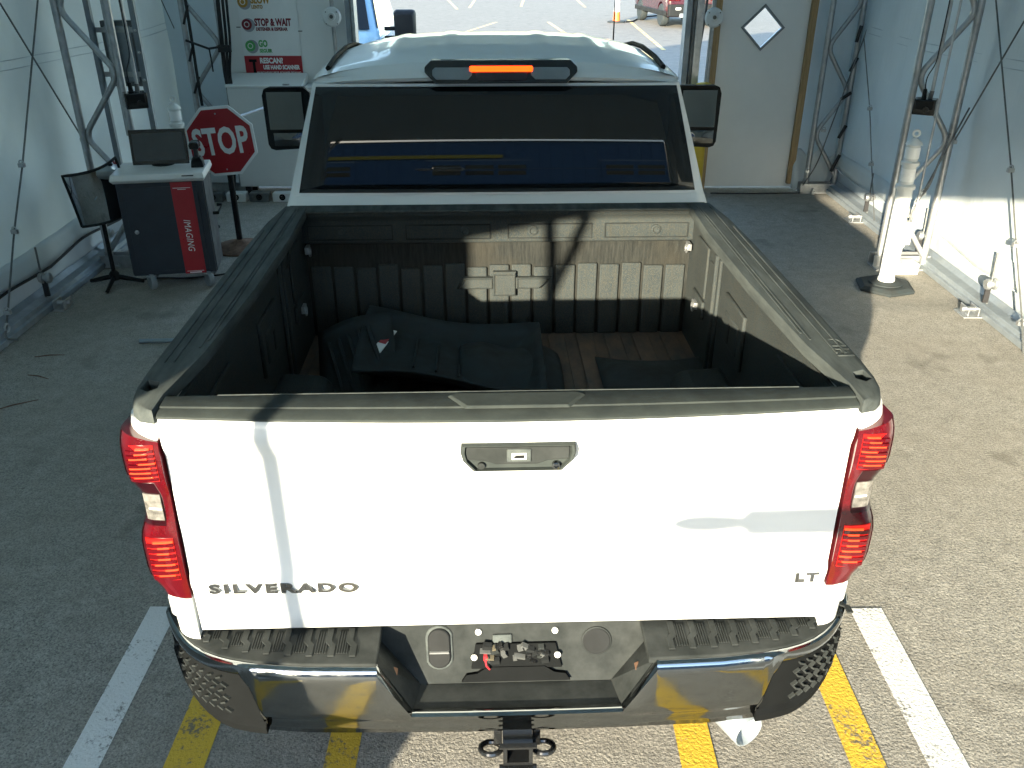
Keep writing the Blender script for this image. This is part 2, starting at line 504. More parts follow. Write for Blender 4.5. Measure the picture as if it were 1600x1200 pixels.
# ================================================================== TENT (one tunnel, all that hangs together)
tent = thing('tent', 'white fabric tunnel tent on steel trusses enclosing the pickup truck', 'tent', (0, 4.5, 0))
tent_o = Vector((0, 4.5, 0))
def tpart(mb, name, mat, parent=None, **k):
    o = mb.xf(Matrix.Translation(-tent_o)).build(name, mat, parent or tent, **k)
    return o
YN, YF = -1.2, 10.2
WX = 3.78
rw = random.Random(3)
ph = [rw.uniform(0, 6.28) for _ in range(12)]
def wall_dx(y, z):
    b = 0.018 * math.sin(y * 1.7 + ph[0] + z * 0.6) + 0.012 * math.sin(y * 4.1 + ph[1] - z * 1.5) + 0.006 * math.sin(y * 9 + z * 5 + ph[2]) + 0.007 * math.sin(z * 6.5 + y * 2.2 + ph[3])
    return b
for sx in (-1, 1):
    tpart(MB().grid(160, 44, lambda a, b: (sx * (WX + wall_dx(YN + (YF - YN) * a, 0.27 + 2.8 * b)), YN + (YF + 0.07 - YN) * a, 0.27 + 2.8 * b)), 'wall_fabric', 'tent_wall', smooth=180, solid=0.004, fix=False)
    for zz in (1.735, 1.80):
        tpart(MB().tube([(sx * (WX - 0.001 + wall_dx(y, zz)), y, zz + 0.02 * math.sin(y * 1.3)) for y in [YN + (YF - YN) * k / 110 for k in range(111)]], 0.0035, 5), 'seam', 'tent_skirt')
    tpart(MB().grid(100, 3, lambda a, b: (sx * (WX - 0.014 - 0.02 * (1 - b) + wall_dx(YN + (YF - YN) * a, 0.4)), YN + (YF - YN) * a, 0.25 + 0.21 * b + 0.035 * abs(math.sin((YN + (YF - YN) * a) * 2.35)) * (1 - b))), 'hem_flap', 'tent_wall', smooth=180, solid=0.004, fix=False)
    tpart(MB().tube([(sx * (WX - 0.042 + wall_dx(y, 0.4)), y, 0.25 + 0.035 * abs(math.sin(y * 2.35))) for y in [YN + (YF - YN) * k / 120 for k in range(121)]], 0.011 if sx < 0 else 0.007, 6), 'hem_rope', 'strap' if sx < 0 else 'tent_skirt')
    tpart(MB().grid(60, 3, lambda a, b: (sx * (WX + 0.015 + 0.01 * math.sin(a * 60)), YN + (YF + 0.07 - YN) * a, 0.03 + 0.3 * b)), 'skirt', 'tent_skirt', smooth=180, solid=0.004, fix=False)
    # base rail: a low C-shaped aluminium sill
    pr = [(0, 0), (0.13, 0), (0.13, 0.045), (0.105, 0.05), (0.10, 0.085), (0.03, 0.095), (0, 0.14)]
    tpart(MB().loft([[(sx * (WX - 0.01 - x), y, z + 0.002) for x, z in pr] for y in (YN, YF)]), 'base_rail', 'strut', smooth=0, bevel=0.004)
    # roof slope
    tpart(MB().grid(60, 12, lambda a, b: (sx * WX * (1 - b), YN + (YF - YN) * a, 3.05 + 1.95 * b ** 0.9 + 0.03 * math.sin(a * 22) * math.sin(b * 3.14))), 'roof_fabric', 'tent_roof', smooth=180, solid=0.004, fix=False)
def end_wall(Y, xl, xr, zt, mat, th=0.03):
    """gable wall with a drive-through opening"""
    def top(x): return 3.05 + 1.95 * max(0, 1 - abs(x) / WX) ** 0.9
    for x0, x1 in ((-WX - 0.15, xl), (xr, WX + 0.15)):
        n = 6
        pts = [(x0, Y, 0.02), (x1, Y, 0.02)] + [(x1 + (x0 - x1) * k / n, Y, top(x1 + (x0 - x1) * k / n) + 0.12) for k in range(n + 1)]
        tpart(MB().prism(pts, (0, th, 0)), 'end_panel', mat, smooth=0)
    n = 14
    pts = [(xl, Y, zt), (xr, Y, zt)] + [(xr + (xl - xr) * k / n, Y, top(xr + (xl - xr) * k / n) + 0.12) for k in range(n + 1)]
    tpart(MB().prism(pts, (0, th, 0)), 'header_panel', mat, smooth=0)
# near end: opening behind the camera
JL, JR, HZ = -2.40, 2.6, 2.76
end_wall(YN, JL, JR, HZ, 'tent_wall')
tpart(MB().prism([(JL, YN - 0.01, HZ - 0.13), (JL + 0.75, YN - 0.01, HZ + 0.02), (JL, YN - 0.01, HZ + 0.02)], (0, 0.05, 0)), 'corner_gusset', 'panel_white', smooth=0)
for x in (JL - 0.03, JR + 0.03):
    tpart(MB().span((x - 0.03, YN - 0.05, 0), (x + 0.03, YN + 0.07, HZ)), 'door_jamb', 'steel', smooth=0, bevel=0.004)
# far end: framed white panels with the drive-through between
XL, XR = -1.76, 1.93
end_top = 2.75
def top(x): return 3.05 + 1.95 * max(0, 1 - abs(x) / WX) ** 0.9
n = 14
pts = [(XL, YF, end_top), (XR, YF, end_top)] + [(XR + (XL - XR) * k / n, YF, top(XR + (XL - XR) * k / n) - 0.02) for k in range(n + 1)]
tpart(MB().prism(pts, (0, 0.03, 0)), 'header_panel', 'tent_wall', smooth=0)
# left: sheet panel, then fabric to the corner
tpart(MB().span((-3.2, YF, 0.05), (XL - 0.06, YF + 0.03, 3.4)), 'end_panel', 'panel_white', smooth=0)
tpart(MB().grid(14, 30, lambda a, b: (-WX - 0.12 + 0.70 * a, YF + 0.02 + 0.015 * math.sin(a * 9 + b * 5), 0.05 + 3.1 * b)), 'end_fabric', 'tent_wall', smooth=180, solid=0.004, fix=False)
tpart(MB().span((-2.36, YF - 0.004, 0.05), (-2.35, YF, 3.3)), 'panel_joint', 'print_grey', smooth=0)
# right: panel with a diamond window
DC, DH, DW = Vector((2.745, YF, 1.765)), 0.205, 0.205
x0, x1, z0, z1 = 2.23, 3.30, 0.012, 3.4
T_, B_, L_, R_ = (DC.x, YF, DC.z + DH), (DC.x, YF, DC.z - DH), (DC.x - DW, YF, DC.z), (DC.x + DW, YF, DC.z)
mb = MB()
for pts in ([(x0, YF, z0), (DC.x, YF, z0), B_, L_, (x0, YF, DC.z)], [(DC.x, YF, z0), (x1, YF, z0), (x1, YF, DC.z), R_, B_],
            [(x1, YF, DC.z), (x1, YF, z1), (DC.x, YF, z1), T_, R_], [(DC.x, YF, z1), (x0, YF, z1), (x0, YF, DC.z), L_, T_]):
    mb.prism(pts, (0, 0.03, 0))
bmesh.ops.remove_doubles(mb.bm, verts=mb.bm.verts[:], dist=1e-5)
door = tpart(mb, 'end_panel', 'panel_white', smooth=0)
door['label'] = 'white end panel with diamond window'
corners = [Vector(T_), Vector(R_), Vector(B_), Vector(L_)]
for i in range(4):
    a, b = corners[i], corners[(i + 1) % 4]
    mid = DC
    oa, ob = a + (a - mid) * 0.17, b + (b - mid) * 0.17
    tpart(MB().prism([a + Vector((0, -0.018, 0)), b + Vector((0, -0.018, 0)), ob + Vector((0, -0.018, 0)), oa + Vector((0, -0.018, 0))], (0, 0.016, 0)), 'window_rim', 'cart_grey', smooth=0)
tpart(MB().prism([p + Vector((0, 0.012, 0)) for p in corners], (0, 0.004, 0)), 'window_pane', 'clear_glass', smooth=0)
for xa in (2.20, 3.236):
    tpart(MB().span((xa, YF - 0.06, 0.06 if xa > 3 else 0.0), (xa + 0.07, YF - 0.004, 3.3)), 'wood_stud', 'wood', smooth=0, bevel=0.003)
tpart(MB().grid(14, 30, lambda a, b: (3.31 + 0.60 * a, YF + 0.03 + 0.018 * math.sin(a * 8 + b * 7), 0.05 + 3.1 * b)), 'end_fabric', 'tent_wall', smooth=180, solid=0.004, fix=False)
# crumpled loose fabric at the foot of the corner
tpart(MB().grid(18, 10, lambda a, b: (3.28 + 0.5 * a, YF - 0.03 - 0.1 * b * (0.5 + 0.5 * math.sin(a * 11)), 0.42 - 0.36 * b + 0.05 * math.sin(a * 13 + b * 4))), 'loose_fabric', 'tent_wall', smooth=180, solid=0.003, fix=False)
# opening posts
for xa, xb, m_ in ((-1.80, -1.745, 'strut'), (-1.735, -1.70, 'steel'), (1.88, 1.94, 'strut'), (1.955, 1.985, 'dark_steel'), (1.99, 2.07, 'steel')):
    tpart(MB().span((xa, YF - 0.10, 0.0), (xb, YF + 0.10, 3.0)), 'opening_post', m_, smooth=0, bevel=0.004)
tpart(MB().tube([(2.13, YF - 0.02, 2.6), (2.10, YF - 0.02, 1.9), (2.02, YF - 0.02, 0.9)], 0.014, 6), 'brace', 'dark_steel')
tpart(MB().tube([(2.17, YF - 0.06, 2.6), (2.15, YF - 0.06, 0.3)], 0.012, 6), 'brace', 'steel')
tpart(MB().span((-1.72, YF - 0.05, 2.66), (1.95, YF - 0.004, 2.75)), 'header_beam', 'strut', smooth=0)
# trusses: two chords and a bent web
def truss(xi, xo, Y, phase, ch_r=0.03, web_r=0.024, Yo=None, k0=1, step=0.5):
    Yo = Y if Yo is None else Yo
    t = empty('truss', Vector(((xi + xo) / 2, Y, 0)) - tent_o); t.parent = tent
    off = Vector(((xi + xo) / 2, Y, 0))
    def add(mb, name, mat): mb.xf(Matrix.Translation(-off)).build(name, mat, t)
    add(MB().tube([(xi, Y, 0.03), (xi, Y, 3.0)], ch_r, 12), 'chord', 'steel')
    add(MB().tube([(xo, Yo, 0.03), (xo, Yo, 3.0)], ch_r, 12), 'chord', 'steel')
    z = phase; k = k0
    sgn = 1 if xo > xi else -1
    pts = []
    while z < 3.0:
        x = (xi + sgn * 0.012) if k % 2 == 0 else (xo - sgn * 0.012)
        pts.append((x, Y if k % 2 == 0 else Yo, z)); z += step; k += 1
    add(MB().tube(arc(pts, 0.11, 6), web_r, 10), 'web', 'steel')
    mb = MB()
    lo, hi = min(xi, xo) - 0.07, max(xi, xo) + 0.07
    mb.span((lo, min(Y, Yo) - 0.07, 0.0), (hi, max(Y, Yo) + 0.07, 0.016))
    mb.span((lo, Y + 0.05, 0.016), (hi, Y + 0.062, 0.11))
    mb.span((lo, Y - 0.062, 0.016), (hi, Y - 0.05, 0.11))
    add(mb, 'base_plate', 'steel')
    for q in (0.3, 0.7):
        add(MB().lathe([(0.026, 0), (0.026, 0.03), (0.012, 0.032), (0.012, 0.06)], (lo + (hi - lo) * q, Y - 0.085, 0.001), seg=6), 'anchor_bolt', 'steel')
    return t
truss(3.30, 3.66, 7.43, 0.12, Yo=7.35)
truss(3.41, 3.74, 10.0, 0.2, step=0.46)
truss(-3.20, -3.61, 7.43, 0.14)
truss(-3.12, -3.50, 9.95, 0.23, step=0.46)
truss(3.30, 3.66, 4.4, 0.3); truss(-3.25, -3.61, 4.4, 0.3)
# ratchets, stakes and cable brackets along both walls
def stake(sx, y, z=0.25, h=0.24, lean=0.03):
    b = empty('tensioner', Vector((sx * 3.70, y, 0)) - tent_o); b.parent = tent
    def add(mb, name, mat, **k): mb.build(name, mat, b, **k)
    add(MB().tube([(0, 0, z - 0.16), (0, lean, z + h)], 0.008, 8), 'threaded_rod', 'dark_steel')
    add(MB().lathe([(0.036, -0.03), (0.042, -0.02), (0.042, 0.0), (0.026, 0.004), (0.026, 0.024), (0.042, 0.03), (0.042, 0.05), (0.03, 0.06)], (-sx * 0.02, 0, z), (1, 0, 0), 14), 'ratchet_drum', 'steel')
    add(MB().span((-0.02 - sx * 0.02, -0.008, 0.1), (0.02 - sx * 0.02, 0.008, z)), 'strap', 'strap', smooth=0)
    mb = MB()
    mb.span((-0.06 - sx * 0.14, -0.09, 0), (0.06 - sx * 0.10, 0.09, 0.012))
    mb.span((-0.045 - sx * 0.12, -0.07, 0.012), (-0.035 - sx * 0.12, 0.07, 0.075))
    mb.span((0.035 - sx * 0.12, -0.07, 0.012), (0.045 - sx * 0.12, 0.07, 0.075))
    add(mb, 'foot_bracket', 'steel', smooth=0, bevel=0.003)
    add(MB().lathe([(0.02, -0.07), (0.02, 0.07)], (-sx * 0.12, 0, 0.045), (1, 0, 0), 8), 'pin', 'steel')
for y in (6.42, 7.6, 9.2): stake(-1, y)
for y in (6.28, 7.52, 8.83): stake(1, y)
# vertical tension cables with clips
def cable(pts, r=0.006, clips=()):
    c = empty('tension_cable', Vector(pts[-1]) - tent_o); c.parent = tent
    off = Vector(pts[-1])
    P = arc([Vector(p) - off for p in pts], 0.1, 3)
    MB().tube(P, r, 6).build('wire', 'dark_steel', c)
    for q in clips:
        q = Vector(q) - off
        MB().box(q, (0.045, 0.03, 0.03)).torus(q + Vector((0, 0, 0.02)), (0, 1, 0), 0.016, 0.005, 10, 6).build('clip', 'steel', c)
def wp(u, v, X): return PX(u, v, X)
cable([PX(59, 0, -3.70), PX(35, 260, -3.69), PX(22, 362, -3.68), PX(12, 490, -3.66), PX(8, 530, -3.65), (-3.6, 5.75, 0.02)], 0.008, [PX(34, 258, -3.685), PX(23, 362, -3.675), PX(12, 488, -3.655)])
MB().torus(PX(11, 512, -3.655) - tent_o, (1, 0, 0), 0.028, 0.008).build('eye_bolt', 'steel', tent)
tpart(MB().tube([PX(10, 535, -3.655), PX(6, 578, -3.65)], 0.016, 8), 'turnbuckle', 'steel')
cable([PX(0, 5, -3.72), PX(130, 218, -3.68)], 0.007, [PX(130, 218, -3.67)])
cable([PX(252, 0, -3.71), PX(292, 88, -3.70)], 0.006)
cable([PX(1556, 0, 3.70), PX(1580, 265, 3.69), PX(1588, 385, 3.68), PX(1597, 500, 3.66), PX(1600, 600, 3.6)], 0.007, [PX(1579, 266, 3.685), PX(1587, 383, 3.675), PX(1594, 505, 3.655)])
cable([PX(1605, 25, 3.72), PX(1490, 222, 3.70)], 0.007, [PX(1490, 222, 3.69)])
cable([PX(1350, 60, 3.72), PX(1359, 170, 3.71), PX(1362, 257, 3.70), PX(1366, 345, 3.66)], 0.006, [PX(1359, 170, 3.70), PX(1361, 257, 3.69), PX(1364, 310, 3.68)])
cable([PY(1372, 0, 9.9), PY(1276, 258, 9.9), PY(1254, 290, 9.9)], 0.007, [PY(1287, 204, 9.9), PY(1261, 268, 9.9)])
cable([PY(1515, 168, 7.3), PY(1440, 305, 7.3), PY(1419, 340, 7.3)], 0.007, [PY(1442, 302, 7.3)])
# black strapping wound round the rear trusses
tpart(MB().tube(arc([PY(288, -10, 9.88), PY(296, 40, 9.86), PY(304, 90, 9.88), PY(309, 125, 9.86), PY(316, 165, 9.88)], 0.2, 4), 0.016, 6), 'wound_strap', 'strap')
for (a, b) in (((293, 8), (287, 38)), ((302, 68), (296, 96)), ((311, 120), (304, 146))):
    tpart(MB().tube([PY(a[0], a[1], 9.84), PY(b[0], b[1], 9.84)], 0.013, 6), 'strap_end', 'strap')
for (a, b) in (((1346, 40), (1338, 66)), ((1340, 90), (1328, 112)), ((1330, 145), (1314, 155)), ((1322, 196), (1310, 216)), ((1312, 242), (1298, 268))):
    tpart(MB().tube([PY(a[0], a[1], 9.93), PY(b[0], b[1], 9.93)], 0.018, 6), 'strap_end', 'strap')
tpart(MB().tube([PY(290, 63, 9.8), PY(326, 76, 9.8), PY(345, 73, 9.8), PY(356, 74, 9.8)], 0.013, 6), 'ratchet_strap', 'strap')
tpart(MB().box(PY(351, 76, 9.82), (0.13, 0.05, 0.07)), 'ratchet_buckle', 'strap', smooth=0)
tpart(MB().tube([PY(327, 77, 9.8), PY(331, 98, 9.8), PY(333, 112, 9.8)], 0.008, 6), 'strap_tail', 'strap')
for dx, k in ((0, 0.022), (0.05, 0.016), (0.09, 0.014)):
    tpart(MB().tube(arc([PY(338, -20, 9.86) + Vector((dx, 0, 0)), PY(347, 70, 9.86) + Vector((dx, 0, 0)), PY(352, 120, 9.86) + Vector((dx * 0.5, 0, 0)), PY(363, 160, 9.86) + Vector((dx * 0.5, 0, 0)), PY(366, 300, 9.86)], 0.3, 4), k, 8), 'power_cable', 'strap')

# ================================================================== PICKUP TRUCK
def mirror_pts(pts): return [(-p[0], p[1], p[2]) for p in pts]
def plan_ring(w, yb, yf, z, r=0.1, n=5, rf=None):
    rf = rf or r
    pts = []
    for cx, cy, a0, rr in ((w - r, yb + r, -90, r), (w - rf, yf - rf, 0, rf), (-w + rf, yf - rf, 90, rf), (-w + r, yb + r, 180, r)):
        for k in range(n + 1):
            a = R(a0 + 90 * k / n)
            pts.append((cx + rr * math.cos(a), cy + rr * math.sin(a), z))
    return pts
def glass_y(z):            # rear window: gently curved, nearly upright
    t = (z - 1.5) / 0.5
    return 2.105 + 0.040 * t + 0.051 * t * t
def cab_w(z): return 1.008 - (z - 1.5) * 0.29
def wheel(parent, x, y, r=0.41, w=0.27):
    s = 1 if x > 0 else -1
    t = empty('wheel', (x, y, r)); t.parent = parent
    MB().lathe([(r * 0.6, -w / 2), (r * 0.9, -w / 2), (r * 0.985, -w * 0.36), (r, -w * 0.2), (r, w * 0.2), (r * 0.985, w * 0.36), (r * 0.9, w / 2), (r * 0.6, w / 2)], (0, 0, 0), (1, 0, 0), 36).build('tyre', 'rubber', t)
    mb = MB().lathe([(r * 0.62, w * 0.3), (r * 0.6, w * 0.46), (r * 0.52, w * 0.40), (r * 0.2, w * 0.33), (r * 0.19, w * 0.42), (0.001, w * 0.42)], (0, 0, 0), (s, 0, 0), 28)
    for k in range(8):
        a = k * math.pi / 4
        mb.box((s * w * 0.38, math.cos(a) * r * 0.37, math.sin(a) * r * 0.37), (0.03, r * 0.36, 0.06), (a, 0, 0))
    mb.build('rim', 'steel', t)
    return t
def truck_shell(root, paint, wheels=True):
    """cab, hood, front end, mirrors: shared by both pickups"""
    # lower cab with doors, hood and front wings as one painted shell, wheel arches cut out
    rings = []
    for z, w, yb, yf in ((0.50, 0.985, 2.03, 5.15), (0.62, 1.02, 2.02, 5.2), (0.95, 1.04, 2.02, 5.22), (1.15, 1.035, 2.02, 5.2), (1.28, 1.03, 2.02, 5.16)):
        rings.append(plan_ring(w, yb, yf, z, 0.05, 5, 0.2))
    body = MB().loft(rings).build('body', paint, root, bevel=0.01)
    boolcut(body, MB().lathe([(0.50, -1.3), (0.50, 1.3)], (0, 4.62, 0.42), (1, 0, 0), 40))
    # cab waist and greenhouse
    rings = [plan_ring(1.03, 2.025, 4.30, 1.27, 0.06, 5, 0.2), plan_ring(1.028, 2.025, 4.30, 1.42, 0.06, 5, 0.2), plan_ring(1.012, 2.04, 4.28, 1.485, 0.07, 5, 0.2)]
    for z in (1.52, 1.62, 1.74, 1.86, 1.95, 2.015):
        rings.append(plan_ring(cab_w(z), glass_y(z) - 0.012, 4.25 - (z - 1.5) * 1.15, z, 0.05, 5, 0.2))
    MB().loft(rings).build('cab', paint, root)
    # hood with a raised centre
    def hood(a, b):
        x = (a - 0.5) * 1.9; y = 4.15 + 1.02 * b
        z = 1.285 + 0.06 * (1 - b) + 0.055 * math.exp(-(abs(x) / 0.5) ** 4) - 0.05 * max(0, b - 0.8) / 0.2 - 0.05 * (abs(x) / 0.95) ** 6
        return (x, y, z)
    MB().grid(24, 12, hood).build('hood', paint, root, solid=0.02, fix=False, smooth=60)
    # roof: lipped rear edge, shallow ribs
    st = ((2.185, 2.012, 2.028, 0.845), (2.176, 2.014, 2.045, 0.848), (2.20, 2.022, 2.066, 0.856), (2.26, 2.035, 2.104, 0.862), (2.35, 2.042, 2.120, 0.865), (2.6, 2.05, 2.142, 0.868), (3.0, 2.055, 2.154, 0.868), (3.3, 2.045, 2.144, 0.86), (3.55, 2.02, 2.105, 0.84), (3.72, 1.985, 2.03, 0.82))
    def roof(b, a):
        k = a * (len(st) - 1); i = min(int(k), len(st) - 2); f = k - i
        y, ze, zc, w = [st[i][q] * (1 - f) + st[i + 1][q] * f for q in range(4)]
        t = (b - 0.5) * 2
        x = w * t
        z = ze + (zc - ze) * (1 - abs(t) ** 3.2) - 0.01 * abs(t) ** 20
        if 2.4 < y < 3.5:
            e = min(1, (y - 2.4) / 0.08, (3.5 - y) / 0.08)
            for xr in (-0.50, -0.24, 0.24, 0.50):
                z += 0.007 * e * math.exp(-((x - xr) / 0.035) ** 4)
        yy = y + (0.05 * abs(t) ** 6 if i < 3 else 0)
        return (x, yy, z)
    rf = MB().grid(72, 54, roof).build('roof', paint, root, solid=0.03, fix=False, smooth=50)
    for s in (-1, 1):
        MB().tube([(s * 0.80, 2.34, 2.066), (s * 0.805, 2.6, 2.083), (s * 0.805, 3.0, 2.091), (s * 0.80, 3.3, 2.079), (s * 0.785, 3.5, 2.05)], 0.013, 6).build('roof_moulding', 'print_black', root)
    # rear window
    w0, w1 = 0.95, 0.838
    def glass(a, b):
        z = 1.533 + (2.004 - 1.533) * b
        w = w0 + (w1 - w0) * b
        x = (a - 0.5) * 2 * w
        return (x, glass_y(z) - 0.024 + 0.012 * (x / w) ** 2, z)
    MB().grid(16, 12, glass).build('rear_window', 'tinted_glass', root, solid=0.008, fix=False, smooth=180)
    # side windows, windscreen
    for s in (-1, 1):
        for ya, yb_, yc, yd in ((2.36, 3.12, 3.10, 2.40), (3.22, 4.12, 3.66, 3.20)):
            pts = []
            for y, z in ((ya, 1.54), (yb_, 1.54), (yc, 1.965), (yd, 1.965)):
                pts.append((s * (cab_w(z) + 0.004), y, z))
            MB().prism(pts, (-s * 0.012, 0, 0)).build('side_window', 'tinted_glass', root, smooth=0, bevel=0.002)
        for y0, y1 in ((2.30, 3.15), (3.18, 4.25)):
            d = MB().span((s * 1.034, y0, 0.62), (s * 1.048, y1, 1.42)).build('door', paint, root, bevel=0.012)
            MB().box((s * 1.056, y0 + 0.16, 1.30), (0.03, 0.2, 0.035)).build('door_handle', 'chrome', d, bevel=0.01)
        MB().span((s * 0.94, 2.2, 0.42), (s * 1.10, 4.0, 0.47)).build('running_board', 'dark_plastic', root, bevel=0.015)
    pts = [(-0.90, 4.235, 1.53), (0.90, 4.235, 1.53), (0.77, 3.70, 1.985), (-0.77, 3.70, 1.985)]
    MB().prism([(x, y + 0.02, z) for x, y, z in pts], (0, 0.010, 0.008)).build('windscreen', 'tinted_glass', root, smooth=0)
    # front end
    MB().span((-0.86, 5.16, 0.80), (0.86, 5.25, 1.24)).build('grille', 'gloss_black', root, bevel=0.03)
    mb = MB()
    for k in range(4): mb.span((-0.84, 5.245, 0.86 + k * 0.1), (0.84, 5.27, 0.89 + k * 0.1))
    mb.build('grille_bar', 'chrome', root, bevel=0.006)
    for s in (-1, 1):
        MB().span((s * 0.87, 5.10, 0.95), (s * 1.02, 5.235, 1.22)).build('headlight', 'clear_lens', root, bevel=0.03)
    MB().span((-1.0, 5.12, 0.48), (1.0, 5.33, 0.76)).build('front_bumper', 'chrome', root, bevel=0.05, seg=3)
    MB().span((-0.75, 0.15, 0.42), (0.75, 5.0, 0.66)).build('chassis', 'dark_plastic', root, bevel=0.03)
    # towing mirrors
    for s in (-1, 1):
        m = empty('mirror', (s * 1.06, 3.95, 1.5)); m.parent = root
        MB().tube([(0, 0.02, -0.10), (s * 0.25, -0.01, -0.10)], 0.028, 8).tube([(0, 0.02, 0.02), (s * 0.25, -0.01, 0.02)], 0.028, 8).build('mirror_arm', 'dark_plastic', m)
        o = MB()
        prof = [(-0.015, -0.125), (0.24, -0.14), (0.27, -0.13), (0.285, -0.10), (0.29, 0.21), (0.275, 0.25), (0.24, 0.262), (0.02, 0.262), (-0.02, 0.23)]
        cx = 0.155
        pr = [(s * (x + cx), z) for x, z in prof]
        if s < 0: pr = pr[::-1]
        ctr = Vector((sum(p[0] for p in pr) / len(pr), sum(p[1] for p in pr) / len(pr)))
        def rg(y, k): return [(ctr.x + (p[0] - ctr.x) * k, y, ctr.y + (p[1] - ctr.y) * k) for p in pr]
        o.loft([rg(-0.07, 0.96), rg(-0.075, 1.0), rg(-0.03, 1.0), rg(0.06, 0.9), rg(0.10, 0.7)])
        o.build('mirror_shell', 'dark_plastic', m, bevel=0.006)
        x0, x1 = sorted((s * (0.03 + cx), s * (0.26 + cx)))
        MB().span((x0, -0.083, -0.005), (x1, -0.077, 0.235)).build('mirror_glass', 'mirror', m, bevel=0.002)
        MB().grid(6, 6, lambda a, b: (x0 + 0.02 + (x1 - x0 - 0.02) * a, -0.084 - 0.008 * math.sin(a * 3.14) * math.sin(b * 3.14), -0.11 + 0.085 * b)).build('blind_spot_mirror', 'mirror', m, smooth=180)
    if wheels:
        for x in (-0.88, 0.88):
            wheel(root, x, 4.62); wheel(root, x, 0.80)

truck = thing('pickup_truck', 'large white four-door pickup truck with lit brake lights in the middle of the tunnel', 'truck', (0, TRUCK_Y, 0), TRUCK_A)
truck_shell(truck, 'white_paint')
# antenna on the right front wing
MB().tube([(0.80, 4.1, 1.36), (0.80, 4.1, 1.42), (0.80, 4.09, 2.30)], [0.014, 0.008, 0.004], 6).build('antenna', 'dark_plastic', truck)
# high brake light on the rear lip of the roof
def chm(xa, xb, ch, za, zb, y0, dy, name, mat, parent, **k):
    pts = [(xa + ch, za), (xb - ch, za), (xb, za + ch * 0.9), (xb, zb - ch * 0.55), (xb - ch * 0.6, zb), (xa + ch * 0.6, zb), (xa, zb - ch * 0.55), (xa, za + ch * 0.9)]
    ring = lambda d: [(x, y0 + (z - 2.02) * 0.85 - d, z) for x, z in pts]
    return MB().loft([ring(-0.05), ring(dy)]).build(name, mat, parent, bevel=0.005, **k)
hb = chm(-0.335, 0.372, 0.05, 2.02, 2.113, 2.150, 0.006, 'high_brake_light', 'gloss_black', truck)
chm(-0.10, 0.14, 0.012, 2.030, 2.098, 2.150, 0.009, 'brake_lens', 'dark_red_lens', hb)
chm(-0.30, -0.115, 0.02, 2.035, 2.085, 2.150, 0.009, 'cargo_lens', 'cart_grey', hb)
chm(0.155, 0.337, 0.02, 2.035, 2.085, 2.150, 0.009, 'cargo_lens', 'cart_grey', hb)
chm(-0.127, 0.165, 0.006, 2.067, 2.090, 2.150, 0.012, 'brake_led', 'lamp_brake', hb)

# ---- bed sides (outer skin) with rounded rear corner
RC = 0.085
def side_x(z):
    if z > 1.40: return 1.043 - (z - 1.40) * 0.10
    if z > 1.1: return 1.043
    return 1.043 - (1.1 - z) * 0.04
def bed_plan(z, s, inner=0.945, inset=0.0):
    xo = side_x(z) - inset
    yb = -0.004 + inset + 0.03 * max(0, (z - 1.40) / 0.1) - 0.01
    pts = [(s * 0.941, 1.985, z), (s * xo, 1.985, z), (s * xo, RC + yb, z)]
    for k in range(1, 8):
        a = R(90 * k / 8)
        pts.append((s * (xo - RC + RC * math.cos(a)), yb + RC - RC * math.sin(a), z))
    pts += [(s * (xo - RC), yb, z), (s * inner, yb, z), (s * inner, yb + 0.11, z), (s * 0.941, yb + 0.15, z)]
    return pts
def merge_rings(zs, s, inset_f):
    return [bed_plan(z, s, inset=inset_f(z)) for z in zs]
